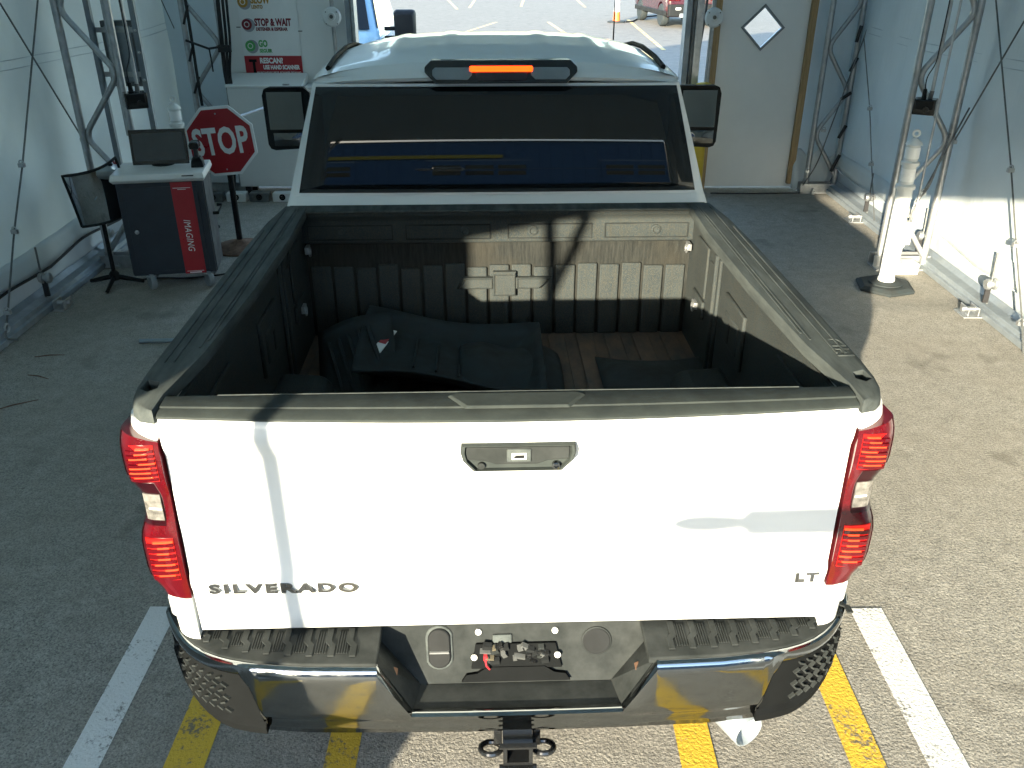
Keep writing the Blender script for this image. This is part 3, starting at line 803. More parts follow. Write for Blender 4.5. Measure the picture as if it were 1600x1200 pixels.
for s in (-1, 1):
    zs = [0.66, 0.72, 0.80, 0.858, 0.862, 1.0, 1.2, 1.40, 1.43, 1.463]
    o = MB().loft(merge_rings(zs, s, lambda z: 0.010 if z < 0.70 else 0.0)).build('bed_side', 'white_paint', truck)
    boolcut(o, MB().lathe([(0.49, 0.80), (0.49, 1.2)], (0, 0.80, 0.42), (s, 0, 0), 40))
    # cut the recess the tail lamp sits in
    boolcut(o, MB().span((s * 0.93, -0.1, 0.876), (s * 1.2, 0.2, 1.418)))
    # ---- tail lamp
    lamp = empty('tail_lamp', (s * 0.99, 0.0, 0.86)); lamp.parent = truck
    off = Vector((s * 0.99, 0.0, 0.86))
    def bul(z):      # how far the two lobes stand out of the body side
        u = 0.0
        for c, wd, h in ((1.345, 0.08, 0.028), (1.03, 0.115, 0.030)):
            u = max(u, h * math.exp(-(abs(z - c) / wd) ** 4))
        return u
    def lamp_plan(z, d=0.0):
        xo = 1.032 + bul(z) + d
        yb = -0.014 - d - 0.35 * bul(z)
        r = 0.05
        pts = [(s * 0.944, yb + 0.004, z), (s * (0.944 + xo - r) / 2, yb + 0.0005, z), (s * (xo - r), yb + 0.003, z)]
        for k in range(1, 7):
            a = R(90 * k / 6)
            pts.append((s * (xo - r + r * math.sin(a)), yb + 0.003 + r - r * math.cos(a), z))
        pts += [(s * (xo - 0.004), 0.11, z), (s * (xo - 0.03 - bul(z) * 0.8), 0.19, z), (s * 0.95, 0.19, z)]
        return pts
    def tilt(p): # the lens top runs up towards the outside, the bottom edge down
        x = abs(p[0]); t = max(0, min(1, (x - 0.944) / 0.1))
        z = p[2]
        if z > 1.36: z += 0.030 * t * (z - 1.36) / 0.055
        if z < 0.95: z += 0.012 * t * (0.95 - z) / 0.075
        return (p[0], p[1], z)
    zl = [0.878 + (1.415 - 0.878) * k / 36 for k in range(37)]
    MB().loft([[Vector(tilt(p)) - off for p in lamp_plan(z)] for z in zl]).build('lens', 'red_lens', lamp, smooth=50)
    # dark edge of the lens on the side, and dark band round the reversing light
    def band(z0, z1, i0, i1, d, name, mat, nz=3):
        mb = MB()
        q = [z0 + (z1 - z0) * k / nz for k in range(nz + 1)]
        ringso = [[Vector(tilt(p)) - off for p in lamp_plan(z, d)[i0:i1 + 1]] for z in q]
        ringsi = [[Vector(tilt(p)) - off for p in lamp_plan(z, -0.004)[i0:i1 + 1]] for z in q]
        rings = [a + b[::-1] for a, b in zip(ringso, ringsi)]
        mb.loft(rings)
        return mb.build(name, mat, lamp, smooth=50)
    band(1.30, 1.414, 6, 9, 0.0015, 'side_marker', 'dark_red_lens', 6)
    band(0.90, 1.14, 6, 9, 0.0015, 'side_marker', 'dark_red_lens', 8)
    band(1.145, 1.290, 1, 8, 0.0015, 'lamp_band', 'dark_red_lens', 8)
    def strip(za, zb, xa, xb, name, mat, d=0.004, sl=0.0):
        mb = MB()
        n = 5
        def P(x, z, dd):
            pl = lamp_plan(z, dd)
            # y on the lens at this x
            best = None
            for a, b in zip(pl[:8], pl[1:9]):
                xa_, xb_ = abs(a[0]), abs(b[0])
                if xa_ <= x <= xb_ and xb_ > xa_:
                    f = (x - xa_) / (xb_ - xa_); best = a[1] + (b[1] - a[1]) * f; break
            if best is None: best = pl[2][1]
            return Vector((s * x, best, z + sl * (x - xa))) - off
        rings = []
        for k in range(n + 1):
            x = xa + (xb - xa) * k / n
            rings.append([P(x, za, d), P(x, zb, d), P(x, zb, -0.003), P(x, za, -0.003)])
        mb.loft(rings)
        return mb.build(name, mat, lamp, smooth=0)
    strip(1.165, 1.250, 0.968, 1.018, 'reversing_light', 'clear_lens', 0.005)
    strip(1.200, 1.206, 0.970, 1.016, 'reversing_divider', 'panel_white', 0.007)
    rl = random.Random(5)
    for g0, g1, nn in ((1.300, 1.402, 7), (0.962, 1.098, 7)):
        strip(g0 - 0.004, g1 + 0.006, 0.957, 1.036, 'led_housing', 'lamp_red', 0.003)
        st_ = (g1 - g0) / nn
        for k in range(nn):
            z = g0 + st_ * k
            strip(z, z + st_ * 0.62, 0.958, 1.034, 'led_rib', 'red_lens', 0.0055, -0.06)
            a = 0.958 + rl.uniform(0.0, 0.02)
            strip(z + st_ * 0.66, z + st_ * 0.96, a, a + rl.uniform(0.03, 0.06), 'led_line', 'lamp_hot', 0.006, -0.06)
    # fender lower corner that dips behind the step
    MB().loft([[(s * 0.95, -0.006, 0.775), (s * 1.035, 0.03, 0.775), (s * 1.035, 0.2, 0.775), (s * 0.95, 0.2, 0.775)], [(s * 0.95, -0.010, 0.86), (s * 1.036, 0.03, 0.86), (s * 1.036, 0.2, 0.86), (s * 0.95, 0.2, 0.86)]]).build('corner_skin', 'white_paint', truck, bevel=0.012)
    # ---- rail cap
    def cap_ring(z, k):
        P = [(0.895, 1.985), (1.005, 1.985), (1.03, 1.75), (1.042, 1.40), (1.046, 0.80), (1.046, 0.26), (1.041, 0.155), (1.030, 0.090), (1.012, 0.045), (0.985, 0.012), (0.947, -0.002), (0.947, 0.10), (0.912, 0.36), (0.885, 0.9), (0.878, 1.5)]
        c = (0.965, 0.9)
        out = []
        for x, y in P:
            dx = 0.008 * k if x > 0.98 else -0.003 * k
            out.append((s * (x - dx), y + (0.006 * k if y < 0.05 else 0), z))
        return out
    rc = MB().loft([cap_ring(1.464, -0.5), cap_ring(1.482, -0.4), cap_ring(1.493, 0.1), cap_ring(1.500, 1.2)]).build('rail_cap', 'rail_plastic', truck, smooth=30)
    boolcut(rc, MB().prism([(s * 0.985, 0.175, 1.4), (s * 1.022, 0.19, 1.4), (s * 1.026, 0.135, 1.4), (s * 1.0, 0.115, 1.4), (s * 0.978, 0.135, 1.4)], (0, 0, 0.2)))
    mb = MB()
    for xx, ya, yb_ in ((0.925, 0.45, 1.93), (0.938, 0.40, 1.93), (0.985, 0.30, 1.93), (1.012, 0.30, 1.6)):
        mb.span((s * (xx - 0.0025), ya, 1.499), (s * (xx + 0.0025), yb_, 1.5030))
    mb.build('cap_ridge', 'rail_plastic', truck, smooth=0)
    if s > 0:
        text('raised_letters', 'HD', 'rail_plastic', truck, (1.032, 0.28, 1.5005), (0, 1, 0), (-1, 0, 0), 0.13, 0.05, 0.002)
    # ---- inner side wall of the bed
    MB().span((s * 0.925, 0.10, 0.82), (s * 0.94, 1.99, 1.455)).build('bed_wall', 'bed_liner', truck, smooth=0)
    MB().loft([[(s * x, y, z) for x, z in ((0.93, 0.82), (0.70, 0.82), (0.71, 0.95), (0.75, 0.99), (0.93, 1.0))] for y in (0.42, 1.25)]).build('wheel_arch', 'bed_liner', truck, bevel=0.05, seg=3)
    for y0, y1, z0, z1, t in ((1.60, 1.80, 1.16, 1.40, 0.012), (1.60, 1.80, 1.06, 1.145, 0.016), (1.44, 1.475, 0.84, 1.42, 0.018), (1.38, 1.41, 0.84, 1.42, 0.014), (1.50, 1.57, 0.95, 1.36, 0.008), (0.98, 1.26, 1.10, 1.33, 0.016), (0.30, 0.60, 1.12, 1.36, 0.012)):
        MB().span((s * 0.926, y0, z0), (s * (0.925 - t), y1, z1)).build('wall_panel', 'bed_liner', truck, bevel=0.006)
    MB().span((s * 0.925, 1.02, 1.14), (s * 0.902, 1.22, 1.27)).build('wall_pocket', 'bed_liner', truck, bevel=0.012, seg=3)
    MB().span((s * 0.915, 1.12, 1.16), (s * 0.900, 1.14, 1.24)).build('slot', 'dark_plastic', truck, smooth=0)
    for y, z in ((1.70, 1.10), (1.92, 1.31)):
        MB().span((s * 0.912, y - 0.03, z - 0.016), (s * 0.895, y + 0.03, z + 0.016)).torus((s * 0.893, y, z - 0.012), (1, 0, 0), 0.02, 0.004, 14, 6).build('tie_down', 'steel', truck, bevel=0.002)
# ---- floor of the bed
MB().span((-0.93, 0.06, 0.80), (0.93, 1.99, 0.84)).build('bed_floor', 'bed_floor_dirt', truck, smooth=0)
for k in range(13):
    x = -0.84 + k * 0.14
    MB().span((x - 0.042, 0.10, 0.84), (x + 0.042, 1.93, 0.853)).build('floor_rib', 'bed_floor_dirt', truck, bevel=0.006)
# ---- bulkhead
bulk = MB().span((-0.94, 1.985, 0.82), (0.94, 2.01, 1.46)).build('bulkhead', 'bed_liner_stained', truck, smooth=0)
prof = [(1.99, 1.315), (1.955, 1.325), (1.948, 1.335), (1.948, 1.43), (1.945, 1.44), (1.925, 1.465), (1.925, 1.484), (1.99, 1.484)]
MB().loft([[(x, y, z) for y, z in prof] for x in (-0.93, 0.93)]).build('bulkhead_ledge', 'bed_liner', bulk, bevel=0.006)
MB().span((-0.985, 1.915, 1.484), (0.985, 2.02, 1.494)).build('bulkhead_cap', 'rail_plastic', bulk, bevel=0.004)
for xc, hw in ((-0.70, 0.20), (-0.24, 0.20), (0.24, 0.20), (0.70, 0.20)):
    fr = MB()
    za, zb = 1.345, 1.418
    fr.span((xc - hw, 1.942, zb - 0.005), (xc + hw, 1.949, zb)); fr.span((xc - hw, 1.942, za), (xc + hw, 1.949, za + 0.005))
    fr.span((xc - hw, 1.942, za + 0.005), (xc - hw + 0.005, 1.949, zb - 0.005)); fr.span((xc + hw - 0.005, 1.942, za + 0.005), (xc + hw, 1.949, zb - 0.005))
    fr.build('ledge_frame', 'black_plastic', bulk, smooth=0)
for xc in (-0.16, 0.745, -0.745, 0.16):
    MB().lathe([(0.024, 0), (0.024, 0.008), (0.016, 0.012), (0.012, 0.006), (0.001, 0.006)], (xc, 1.949, 1.385), (0, -1, 0), 16).build('ledge_plug', 'bed_liner', bulk)
rb = random.Random(9)
for k in range(17):
    x = -0.86 + k * 0.1075
    zt = 1.205 + rb.uniform(-0.012, 0.012)
    MB().span((x - 0.047, 1.968, 0.84), (x + 0.047, 1.986, zt)).build('bulkhead_rib', 'bed_liner', bulk, bevel=0.006)
# embossed emblem
bt = [(-0.20, -0.012), (-0.165, 0.045), (-0.055, 0.045), (-0.055, 0.075), (0.065, 0.075), (0.055, 0.045), (0.205, 0.045), (0.165, -0.012), (0.05, -0.012), (0.05, -0.05), (-0.065, -0.05), (-0.055, -0.012)]
def ringbt(y, k): return [(0.025 + x * k, y, 1.105 + 0.0125 + (z - 0.0125) * k) for x, z in bt]
em = MB()
for xa_, xb_, za_, zb_ in ((-0.20, -0.055, -0.012, 0.045), (-0.0549, 0.0549, -0.05, 0.075), (0.055, 0.20, -0.012, 0.045)):
    sl_ = 0.03
    ra = [(0.025 + xa_ - (sl_ if xa_ < -0.1 else 0), za_), (0.025 + xb_ - (sl_ if xb_ > 0.1 else 0), za_), (0.025 + xb_ + (sl_ if xb_ > 0.1 else 0), zb_), (0.025 + xa_ + (0 if xa_ < -0.1 else 0), zb_)]
    cx_ = sum(p_[0] for p_ in ra) / 4; cz_ = sum(p_[1] for p_ in ra) / 4
    em.loft([[(cx_ + (x - cx_) * k_, y, 1.105 + cz_ + (z - cz_) * kz_) for x, z in ra] for y, k_, kz_ in ((1.975, 1.0, 1.0), (1.945, 1.0, 1.0), (1.937, 0.9, 0.82), (1.942, 0.82, 0.70))])
em.build('emblem', 'bed_liner', bulk, smooth=0)

# ---- tailgate
def bow(x): return 1 - (x / 0.94) ** 2
tgp = [(1.481, 0.008, 1.0), (1.466, -0.004, 1.0), (1.432, -0.010, 1.0), (1.410, -0.008, 0.95), (1.385, -0.004, 0.8), (1.36, 0.004, 0.65), (1.25, 0.002, 0.5), (1.10, -0.001, 0.35), (0.965, -0.004, 0.2), (0.945, -0.012, 0.15), (0.925, -0.012, 0.15), (0.90, -0.006, 0.12), (0.80, -0.002, 0.05), (0.745, 0.0, 0.0), (0.735, 0.012, 0.0)]
nx = 40
mb = MB()
rows = []
for k in range(nx + 1):
    x = -0.938 + 1.876 * k / nx
    rows.append([Vector((x, y - 0.046 * b * bow(x), z)) for z, y, b in tgp] + [Vector((x, 0.075, 0.735)), Vector((x, 0.075, 1.481))])
tg = mb.loft(rows).build('tailgate', 'white_paint', truck, smooth=50)
# black cap along its top
rows = []
for k in range(nx + 1):
    x = -0.940 + 1.880 * k / nx
    yb = 0.002 - 0.046 * bow(x)
    rows.append([Vector((x, yb, 1.476)), Vector((x, yb - 0.004, 1.479)), Vector((x, yb - 0.003, 1.485)), Vector((x, yb + 0.006, 1.4895)), Vector((x, yb + 0.030 + 0.02 * bow(x), 1.4925)), Vector((x, yb + 0.033 + 0.02 * bow(x), 1.4965)), Vector((x, 0.085, 1.500)), Vector((x, 0.096, 1.495)), Vector((x, 0.10, 1.46))])
MB().loft(rows).build('tailgate_cap', 'cap_plastic', tg, smooth=35)
MB().loft([[(-0.155, 0.075, 1.4985), (0.185, 0.075, 1.4985), (0.205, 0.062, 1.4985), (0.155, -0.006, 1.4965), (-0.125, -0.006, 1.4965), (-0.175, 0.062, 1.4985)], [(-0.15, 0.072, 1.5045), (0.18, 0.072, 1.5045), (0.195, 0.06, 1.5045), (0.148, 0.0, 1.5035), (-0.118, 0.0, 1.5035), (-0.165, 0.06, 1.5045)]]).build('cap_pad', 'cap_plastic', tg, smooth=0, bevel=0.002)
MB().span((-0.80, 0.086, 1.499), (0.80, 0.089, 1.5015)).build('cap_ridge', 'rail_plastic', tg, smooth=0)
MB().span((-0.90, 0.078, 0.80), (0.90, 0.098, 1.46)).build('tailgate_liner', 'bed_liner', tg, smooth=0)
# handle with camera, lock and pull
hy = -0.030
hx, hz = 0.016, 1.378
def hring(y, k, dz=0.0):
    P = [(-0.152, 0.042), (0.150, 0.042), (0.153, 0.020), (0.146, -0.008), (0.118, -0.038), (-0.122, -0.038), (-0.148, -0.008), (-0.155, 0.02)]
    return [(hx + x * k, y, hz + dz + z * k) for x, z in P]
h = MB().loft([hring(-0.015, 1.0), hring(-0.043, 1.0), hring(-0.048, 0.975), hring(-0.048, 0.93), hring(-0.034, 0.91)]).build('tailgate_handle', 'cap_plastic', tg, smooth=30)
MB().loft([[(hx + x, y, hz + z) for x, z in ((-0.14, -0.006), (-0.09, -0.010), (-0.06, -0.021), (0.05, -0.021), (0.08, -0.010), (0.136, -0.006), (0.136, 0.032), (-0.14, 0.032))] for y in (-0.032, -0.0405)]).build('handle_pull', 'black_plastic', h, bevel=0.003)
h.location.y = -0.022
cm = MB().span((hx - 0.032, -0.036, hz - 0.012), (hx + 0.034, -0.046, hz + 0.028)).build('camera_housing', 'rail_plastic', h, bevel=0.004)
MB().span((hx - 0.019, -0.0455, hz - 0.002), (hx + 0.021, -0.049, hz + 0.018)).build('camera_ring', 'cabinet_grey', h, bevel=0.003)
MB().span((hx - 0.013, -0.0480, hz + 0.003), (hx + 0.015, -0.0505, hz + 0.013)).build('camera_lens', 'gloss_black', h, bevel=0.002)
MB().lathe([(0.011, 0), (0.011, 0.012), (0.006, 0.013), (0.005, 0.009), (0.001, 0.009)], (hx + 0.10, -0.036, hz - 0.024), (0, -1, 0), 14).build('lock', 'chrome', h)
MB().lathe([(0.010, 0), (0.010, 0.008), (0.001, 0.010)], (hx - 0.10, -0.036, hz - 0.024), (0, -1, 0), 12).build('plug', 'black_plastic', h)
# raised letters
def lettering(s_, x0, x1, z0, z1, name):
    w = (x1 - x0)
    o = text(name, s_, 'letter_metal', tg, (x0, -0.012, z0), (1, 0, 0), (0, 0, 1), w, z1 - z0, 0.006, 1.25, 0.0, 0.045)
    for v in o.data.vertices:     # follow the curve of the tailgate
        v.co.y -= 0.046 * 0.16 * bow(v.co.x) - 0.002
    return o
lettering('SILVERADO', -0.888, -0.452, 0.896, 0.932, 'letters')
lettering('LT', 0.845, 0.915, 0.895, 0.929, 'letters')

# ---- rear bumper
def by(x):                      # plan curve of the rear face
    a = abs(x)
    if a < 0.62: return -0.215 + 0.012 * (a / 0.62) ** 2
    t = (a - 0.62) / 0.47
    return -0.203 + 0.05 * t + 0.21 * t ** 4
def ztop(x):
    a = abs(x - 0.012)
    if a < 0.318: return 0.607
    if a < 0.412:
        t = (a - 0.318) / 0.094
        return 0.607 + (0.792 - 0.607) * t
    return 0.792 + 0.006 * max(0, a - 0.6)
def zbot(x):
    a = abs(x)
    if a < 0.752: return 0.515
    if a < 0.785: return 0.515 + 0.185 * (a - 0.752) / 0.033
    if a < 0.81: return 0.70 + 0.05 * (a - 0.785) / 0.025
    return 0.752
bump_root = empty('rear_bumper', (0, -0.04, 0.425)); bump_root.parent = truck
bo = Vector((0, -0.1, 0.5))
def bp(mb, name, mat, **k): return mb.xf(Matrix.Translation(-bo)).build(name, mat, bump_root, **k)
xs = sorted(set([round(-1.09 + 2.18 * k / 140, 4) for k in range(141)] + [0.012 + q for q in (-0.412, -0.318, 0.318, 0.412)] + [q * w for q in (-1, 1) for w in (0.752, 0.785, 0.81)]))
rows = []
for x in xs:
    zt, zb = ztop(x), zbot(x)
    y = by(x)
    hgt = zt - zb
    row = []
    for t in (0, 0.04, 0.10, 0.2, 0.4, 0.6, 0.7, 0.76, 0.82, 0.9, 1.0):
        z = zt - hgt * t
        dy = 0.022 * (1 - min(1, t / 0.10)) ** 2      # rolled top lip
        if abs(x) < 0.80:
            q = z - 0.515
            dy += 0.016 * max(0, min(1, (0.085 - q) / 0.03))     # lower flute steps in
        row.append(Vector((x, y + dy - 0.01 * math.sin(t * math.pi) * min(1, hgt / 0.2), z)))
    rows.append(row)
mb = MB(); mb.loft(rows, cap=False, close=False)
bp(mb, 'chrome_face', 'chrome', smooth=35, solid=0.012, fix=True)
for s in (-1, 1):
    # corner step pad below the chrome
    n = 12
    rows = []
    for k in range(n + 1):
        a = 0.752 + (1.092 - 0.752) * k / n
        x = s * a
        zt = max(zbot(x) + 0.004, 0.53 if a < 0.72 else 0) if a < 0.81 else 0.75
        y = by(x) + 0.006
        zb_ = 0.516 + 0.09 * max(0, (a - 0.86) / 0.23) ** 1.6
        rows.append([Vector((x, y + 0.01, zt + 0.01)), Vector((x, y, zt)), Vector((x, y + 0.002, zb_ + 0.045)), Vector((x, y - 0.012, zb_ + 0.03)), Vector((x, y - 0.008, zb_)), Vector((x, y + 0.08, zb_)), Vector((x, y + 0.08, zt + 0.01))])
    bp(MB().loft(rows), 'corner_pad', 'pad_black', smooth=30)
    mb = MB()
    for i in range(7):
        for j in range(6):
            a = 0.865 + i * 0.028 + (0.014 if j % 2 else 0); z = 0.592 + j * 0.026
            if a > 1.065 or z > 0.742: continue
            x = s * a
            sl = (by(s * (a + 0.01)) - by(s * (a - 0.01))) / 0.02
            mb.box((x, by(x) + 0.003, z), (0.022, 0.012, 0.006), (0, 0.5 * s * (1 if j % 2 else -1), s * math.atan(sl)))
    bp(mb, 'pad_tread', 'black_plastic', smooth=0)
    # top step
    pts_t = []
    N = 16
    for k in range(N + 1):
        a = 0.40 + (1.085 - 0.40) * k / N
        pts_t.append((s * a, by(s * a) + 0.016))
    poly = [(x, y, 0.775) for x, y in pts_t] + [(s * 1.085, 0.22, 0.775), (s * 1.045, 0.22, 0.775), (s * 1.04, 0.06, 0.775), (s * 0.95, -0.02, 0.775), (s * 0.40, -0.02, 0.775)]
    bp(MB().prism(poly, (0, 0, 0.022)), 'step', 'black_plastic', smooth=0, bevel=0.004)
    for k in range(9 if s < 0 else 10):
        a = 0.475 + k * 0.064
        ya = by(s * a) + 0.045; yb_ = -0.045 + (0.02 if a > 0.9 else 0)
        L_y = yb_ - ya
        w_ = 0.010
        pts_ = [(s * (a - w_), ya), (s * (a + w_), ya), (s * (a + w_), ya + L_y * 0.35), (s * (a + w_ + 0.014), ya + L_y * 0.5), (s * (a + w_ + 0.014), yb_), (s * (a - w_ + 0.014), yb_), (s * (a - w_ + 0.014), ya + L_y * 0.55), (s * (a - w_), ya + L_y * 0.4)]
        bp(MB().prism([(x, y, 0.796) for x, y in pts_], (0, 0, 0.006)), 'tread_rib', 'black_plastic', smooth=0, bevel=0.002)
        if k:
            mb = MB()
            for q in range(5):
                b0 = a - 0.047 + q * 0.0075
                mb.span((s * b0, ya + 0.012, 0.797), (s * (b0 + 0.003), yb_ - 0.012, 0.8005))
            bp(mb, 'tread_line', 'black_plastic', smooth=0)
    # sloping cheeks of the centre pocket
    c = 0.012
    bp(MB().prism([(c + s * 0.318, by(0.3) + 0.018, 0.603), (c + s * 0.412, by(0.4) + 0.018, 0.790), (c + s * 0.47, -0.02, 0.797), (c + s * 0.30, -0.085, 0.60)], (s * 0.012, 0, -0.01)), 'pocket_cheek', 'black_plastic', smooth=0)
    bp(MB().box((c + s * 0.372, -0.135, 0.70), (0.016, 0.03, 0.022), (0, -s * 0.5, 0)), 'cheek_clip', 'rust', smooth=0, bevel=0.003)
c = 0.012
bp(MB().prism([(c - 0.325, by(0.3) + 0.015, 0.598), (c + 0.325, by(0.3) + 0.015, 0.598), (c + 0.31, -0.085, 0.598), (c - 0.31, -0.085, 0.598)], (0, 0, -0.014)), 'pocket_floor', 'black_plastic', smooth=0)
bw = bp(MB().prism([(c - 0.31, -0.085, 0.59), (c + 0.31, -0.085, 0.59), (c + 0.47, -0.02, 0.798), (c - 0.47, -0.02, 0.798)], (0, 0.02, -0.004)), 'plate_wall', 'black_plastic', smooth=0)
bp(MB().span((-0.93, -0.022, 0.74), (0.93, 0.03, 0.80)), 'top_shelf', 'dark_plastic', smooth=0, bevel=0.003)
def on_wall(x, z, d=0.0):
    y = -0.085 + (z - 0.59) / 0.208 * 0.065
    return Vector((x, y - d, z))
wn_ = Vector((0, -0.955, 0.298))
# seven-pin socket with lid, round plug, plate bracket with screws and wires
sk = [(0.036 * math.cos(R(a)), (0.03 if math.sin(R(a)) > 0 else -0.03) + 0.036 * math.sin(R(a))) for a in range(0, 360, 20)]
def wall_shape(cx, cz, pts, d0, d1): 
    return MB().loft([[on_wall(cx + x, cz + z * 0.955) + wn_ * d for x, z in pts] for d in (d0, d1)])
bp(wall_shape(-0.226, 0.715, [(x * 1.2, z * 1.12) for x, z in sk], -0.01, 0.006), 'socket_rim', 'rail_plastic', bevel=0.004)
bp(wall_shape(-0.226, 0.715, sk, 0.0, 0.014), 'socket_lid', 'dark_plastic', bevel=0.005)
bp(MB().box(on_wall(-0.226, 0.705) + wn_ * 0.016, (0.06, 0.006, 0.006)), 'socket_hinge', 'steel', smooth=0)
cr = [(math.cos(R(a)), math.sin(R(a))) for a in range(0, 360, 15)]
bp(wall_shape(0.265, 0.725, [(x * 0.048, z * 0.048) for x, z in cr], -0.01, 0.005), 'plug_rim', 'black_plastic', bevel=0.002)
bp(wall_shape(0.265, 0.725, [(x * 0.042, z * 0.042) for x, z in cr], 0.0, 0.003), 'round_plug', 'dark_plastic', smooth=30)
bp(wall_shape(0.265, 0.725, [(x * 0.044, z * 0.044) for x, z in cr], 0.0, 0.0062), 'plug_face', 'dark_plastic', bevel=0.003)
bp(wall_shape(0.012, 0.70, [(-0.14, -0.055), (0.145, -0.055), (0.125, 0.028), (-0.125, 0.028)], 0.0, 0.012), 'plate_bracket', 'pad_black', smooth=0, bevel=0.003)
bp(wall_shape(0.012, 0.635, [(-0.17, -0.028), (0.17, -0.028), (0.155, -0.005), (0.12, 0.0), (0.09, 0.02), (-0.09, 0.02), (-0.12, 0.0), (-0.155, -0.005)], 0.0, 0.016), 'bracket_foot', 'pad_black', smooth=0)
rj = random.Random(21)
for k in range(30):
    x = -0.085 + rj.uniform(0, 0.19); z = 0.672 + rj.uniform(0, 0.05)
    bp(MB().box(on_wall(x, z) + wn_ * 0.016, (rj.uniform(0.008, 0.035), 0.016, rj.uniform(0.006, 0.024)), (0.3, rj.uniform(-.6, .6), 0)), 'bracket_clip', rj.choice(['dark_plastic', 'gloss_black', 'dark_plastic', 'black_plastic', 'leaf_dull', 'dark_steel']), smooth=0)
bp(MB().box(on_wall(-0.083, 0.69) + wn_ * 0.022, (0.012, 0.012, 0.018)).tube([on_wall(-0.083, 0.68) + wn_ * 0.024, on_wall(-0.08, 0.665) + wn_ * 0.028, on_wall(-0.07, 0.652) + wn_ * 0.024], 0.003, 6), 'red_tab', 'sign_red', smooth=0)
for x, z in ((-0.104, 0.762), (0.135, 0.762), (-0.118, 0.687), (0.142, 0.690)):
    bp(MB().lathe([(0.010, 0), (0.010, 0.006), (0.005, 0.010), (0.001, 0.012)], on_wall(x, z) + wn_ * 0.012 * (z < 0.72), wn_, 12), 'plate_screw', 'white_plastic')
bp(wall_shape(-0.03, 0.738, [(-0.03, -0.012), (0.03, -0.012), (0.03, 0.016), (-0.03, 0.016)], 0.0, 0.008), 'plate_light', 'rail_plastic', smooth=0, bevel=0.003)
# receiver hitch with chain loops
hitch = empty('tow_hitch', (0.012, -0.09, 0.385)); hitch.parent = truck
def hp(mb, name, mat, **k): return mb.xf(Matrix.Translation((-0.012, 0.12, -0.44))).build(name, mat, hitch, **k)
hm = MB()
for a, b in (((-0.045, 0.42), (-0.033, 0.50)), ((0.033, 0.42), (0.045, 0.50))):
    hm.span((0.012 + a[0], -0.235, a[1]), (0.012 + b[0], 0.2, b[1]))
hm.span((0.012 - 0.033, -0.235, 0.488), (0.012 + 0.033, 0.2, 0.50)); hm.span((0.012 - 0.033, -0.235, 0.42), (0.012 + 0.033, 0.2, 0.432))
hp(hm, 'receiver_tube', 'gloss_black', smooth=0)
for z0, z1 in ((0.412, 0.418), (0.502, 0.508)): hp(MB().span((-0.045, -0.245, z0), (0.069, -0.228, z1)), 'receiver_collar', 'gloss_black', smooth=0)
hp(MB().span((-0.018, -0.10, 0.435), (0.042, 0.15, 0.486)), 'rusty_plug', 'rust', smooth=0)
for s in (-1, 1):
    hp(MB().torus((0.012 + s * 0.082, -0.17, 0.42), (0, 0.25, 1), 0.032, 0.009, 20, 8), 'chain_loop', 'gloss_black')
    hp(MB().box((0.012 + s * 0.06, -0.12, 0.45), (0.025, 0.08, 0.07)), 'hitch_bracket', 'gloss_black', smooth=0, bevel=0.004)
hp(MB().tube([(-0.62, 0.05, 0.46), (0.66, 0.05, 0.46)], 0.035, 12), 'cross_tube', 'dark_plastic')
ex = MB().tube([(0.58, 0.35, 0.36), (0.70, 0.0, 0.36), (0.752, -0.10, 0.36)], 0.056, 20, cap=False)
ex.build('exhaust_tip', 'strut', truck, solid=0.004)
MB().tube([(0.60, 0.30, 0.36), (0.70, 0.0, 0.36), (0.71, -0.02, 0.36)], 0.046, 16).build('exhaust_pipe', 'dark_steel', truck)

# ---- things lying in the bed
def bed_thing(name, label, cat, lp):
    c, s_ = math.cos(TRUCK_A), math.sin(TRUCK_A)
    return thing(name, label, cat, (lp[0] * c - lp[1] * s_, TRUCK_Y + lp[0] * s_ + lp[1] * c, lp[2]), TRUCK_A)
rbm = bed_thing('ribbed_mat', 'black ribbed rubber mat leaning up on the left side of the truck bed', 'mat', (-0.62, 1.42, 0.86))
def slope(p): return Matrix.Translation((0, 0, 0.0)) @ Matrix.Rotation(R(-16), 4, 'Y') @ Matrix.Rotation(R(24), 4, 'X') @ Vector(p)
MB().grid(8, 8, lambda a, b: slope(((a - 0.5) * 0.36, b * 0.50 - 0.2, 0.04 + 0.04 * math.sin(a * 3) + 0.03 * b * b))).build('sheet', 'rubber', rbm, solid=0.010, fix=False)
for k in range(5):
    MB().tube([slope((-0.12 + k * 0.05, 0.20, 0.09 + 0.01 * k)), slope((-0.06 + k * 0.05, -0.12, 0.065 + 0.008 * k))], 0.010, 6).build('ridge', 'rubber', rbm)
lin = bed_thing('floor_liner', 'dirty black rubber floor liner with a white and red tag lying in the truck bed', 'liner', (-0.22, 1.45, 0.90))
def liner(a, b):
    x = (a - 0.5) * 0.80; y = (b - 0.5) * 0.66 - 0.10 * (a - 0.5)
    e = max(abs(a - 0.5), abs(b - 0.5)) * 2
    z = 0.02 + 0.07 * max(0, e - 0.78) / 0.22 + 0.025 * math.sin(a * 5 + b * 2) + 0.05 * (1 - a)
    return (x, y, z)
MB().grid(28, 22, liner).build('sheet', 'rubber', lin, solid=0.008, fix=False, smooth=60)
for k in range(3):
    MB().tube([Vector(liner(0.3 + 0.12 * k, 0.25)) + Vector((0, 0, 0.008)), Vector(liner(0.3 + 0.12 * k, 0.75)) + Vector((0, 0, 0.008))], 0.006, 6).build('ridge', 'rubber', lin)
tz = Vector(liner(0.12, 0.55)) + Vector((0, 0, 0.012))
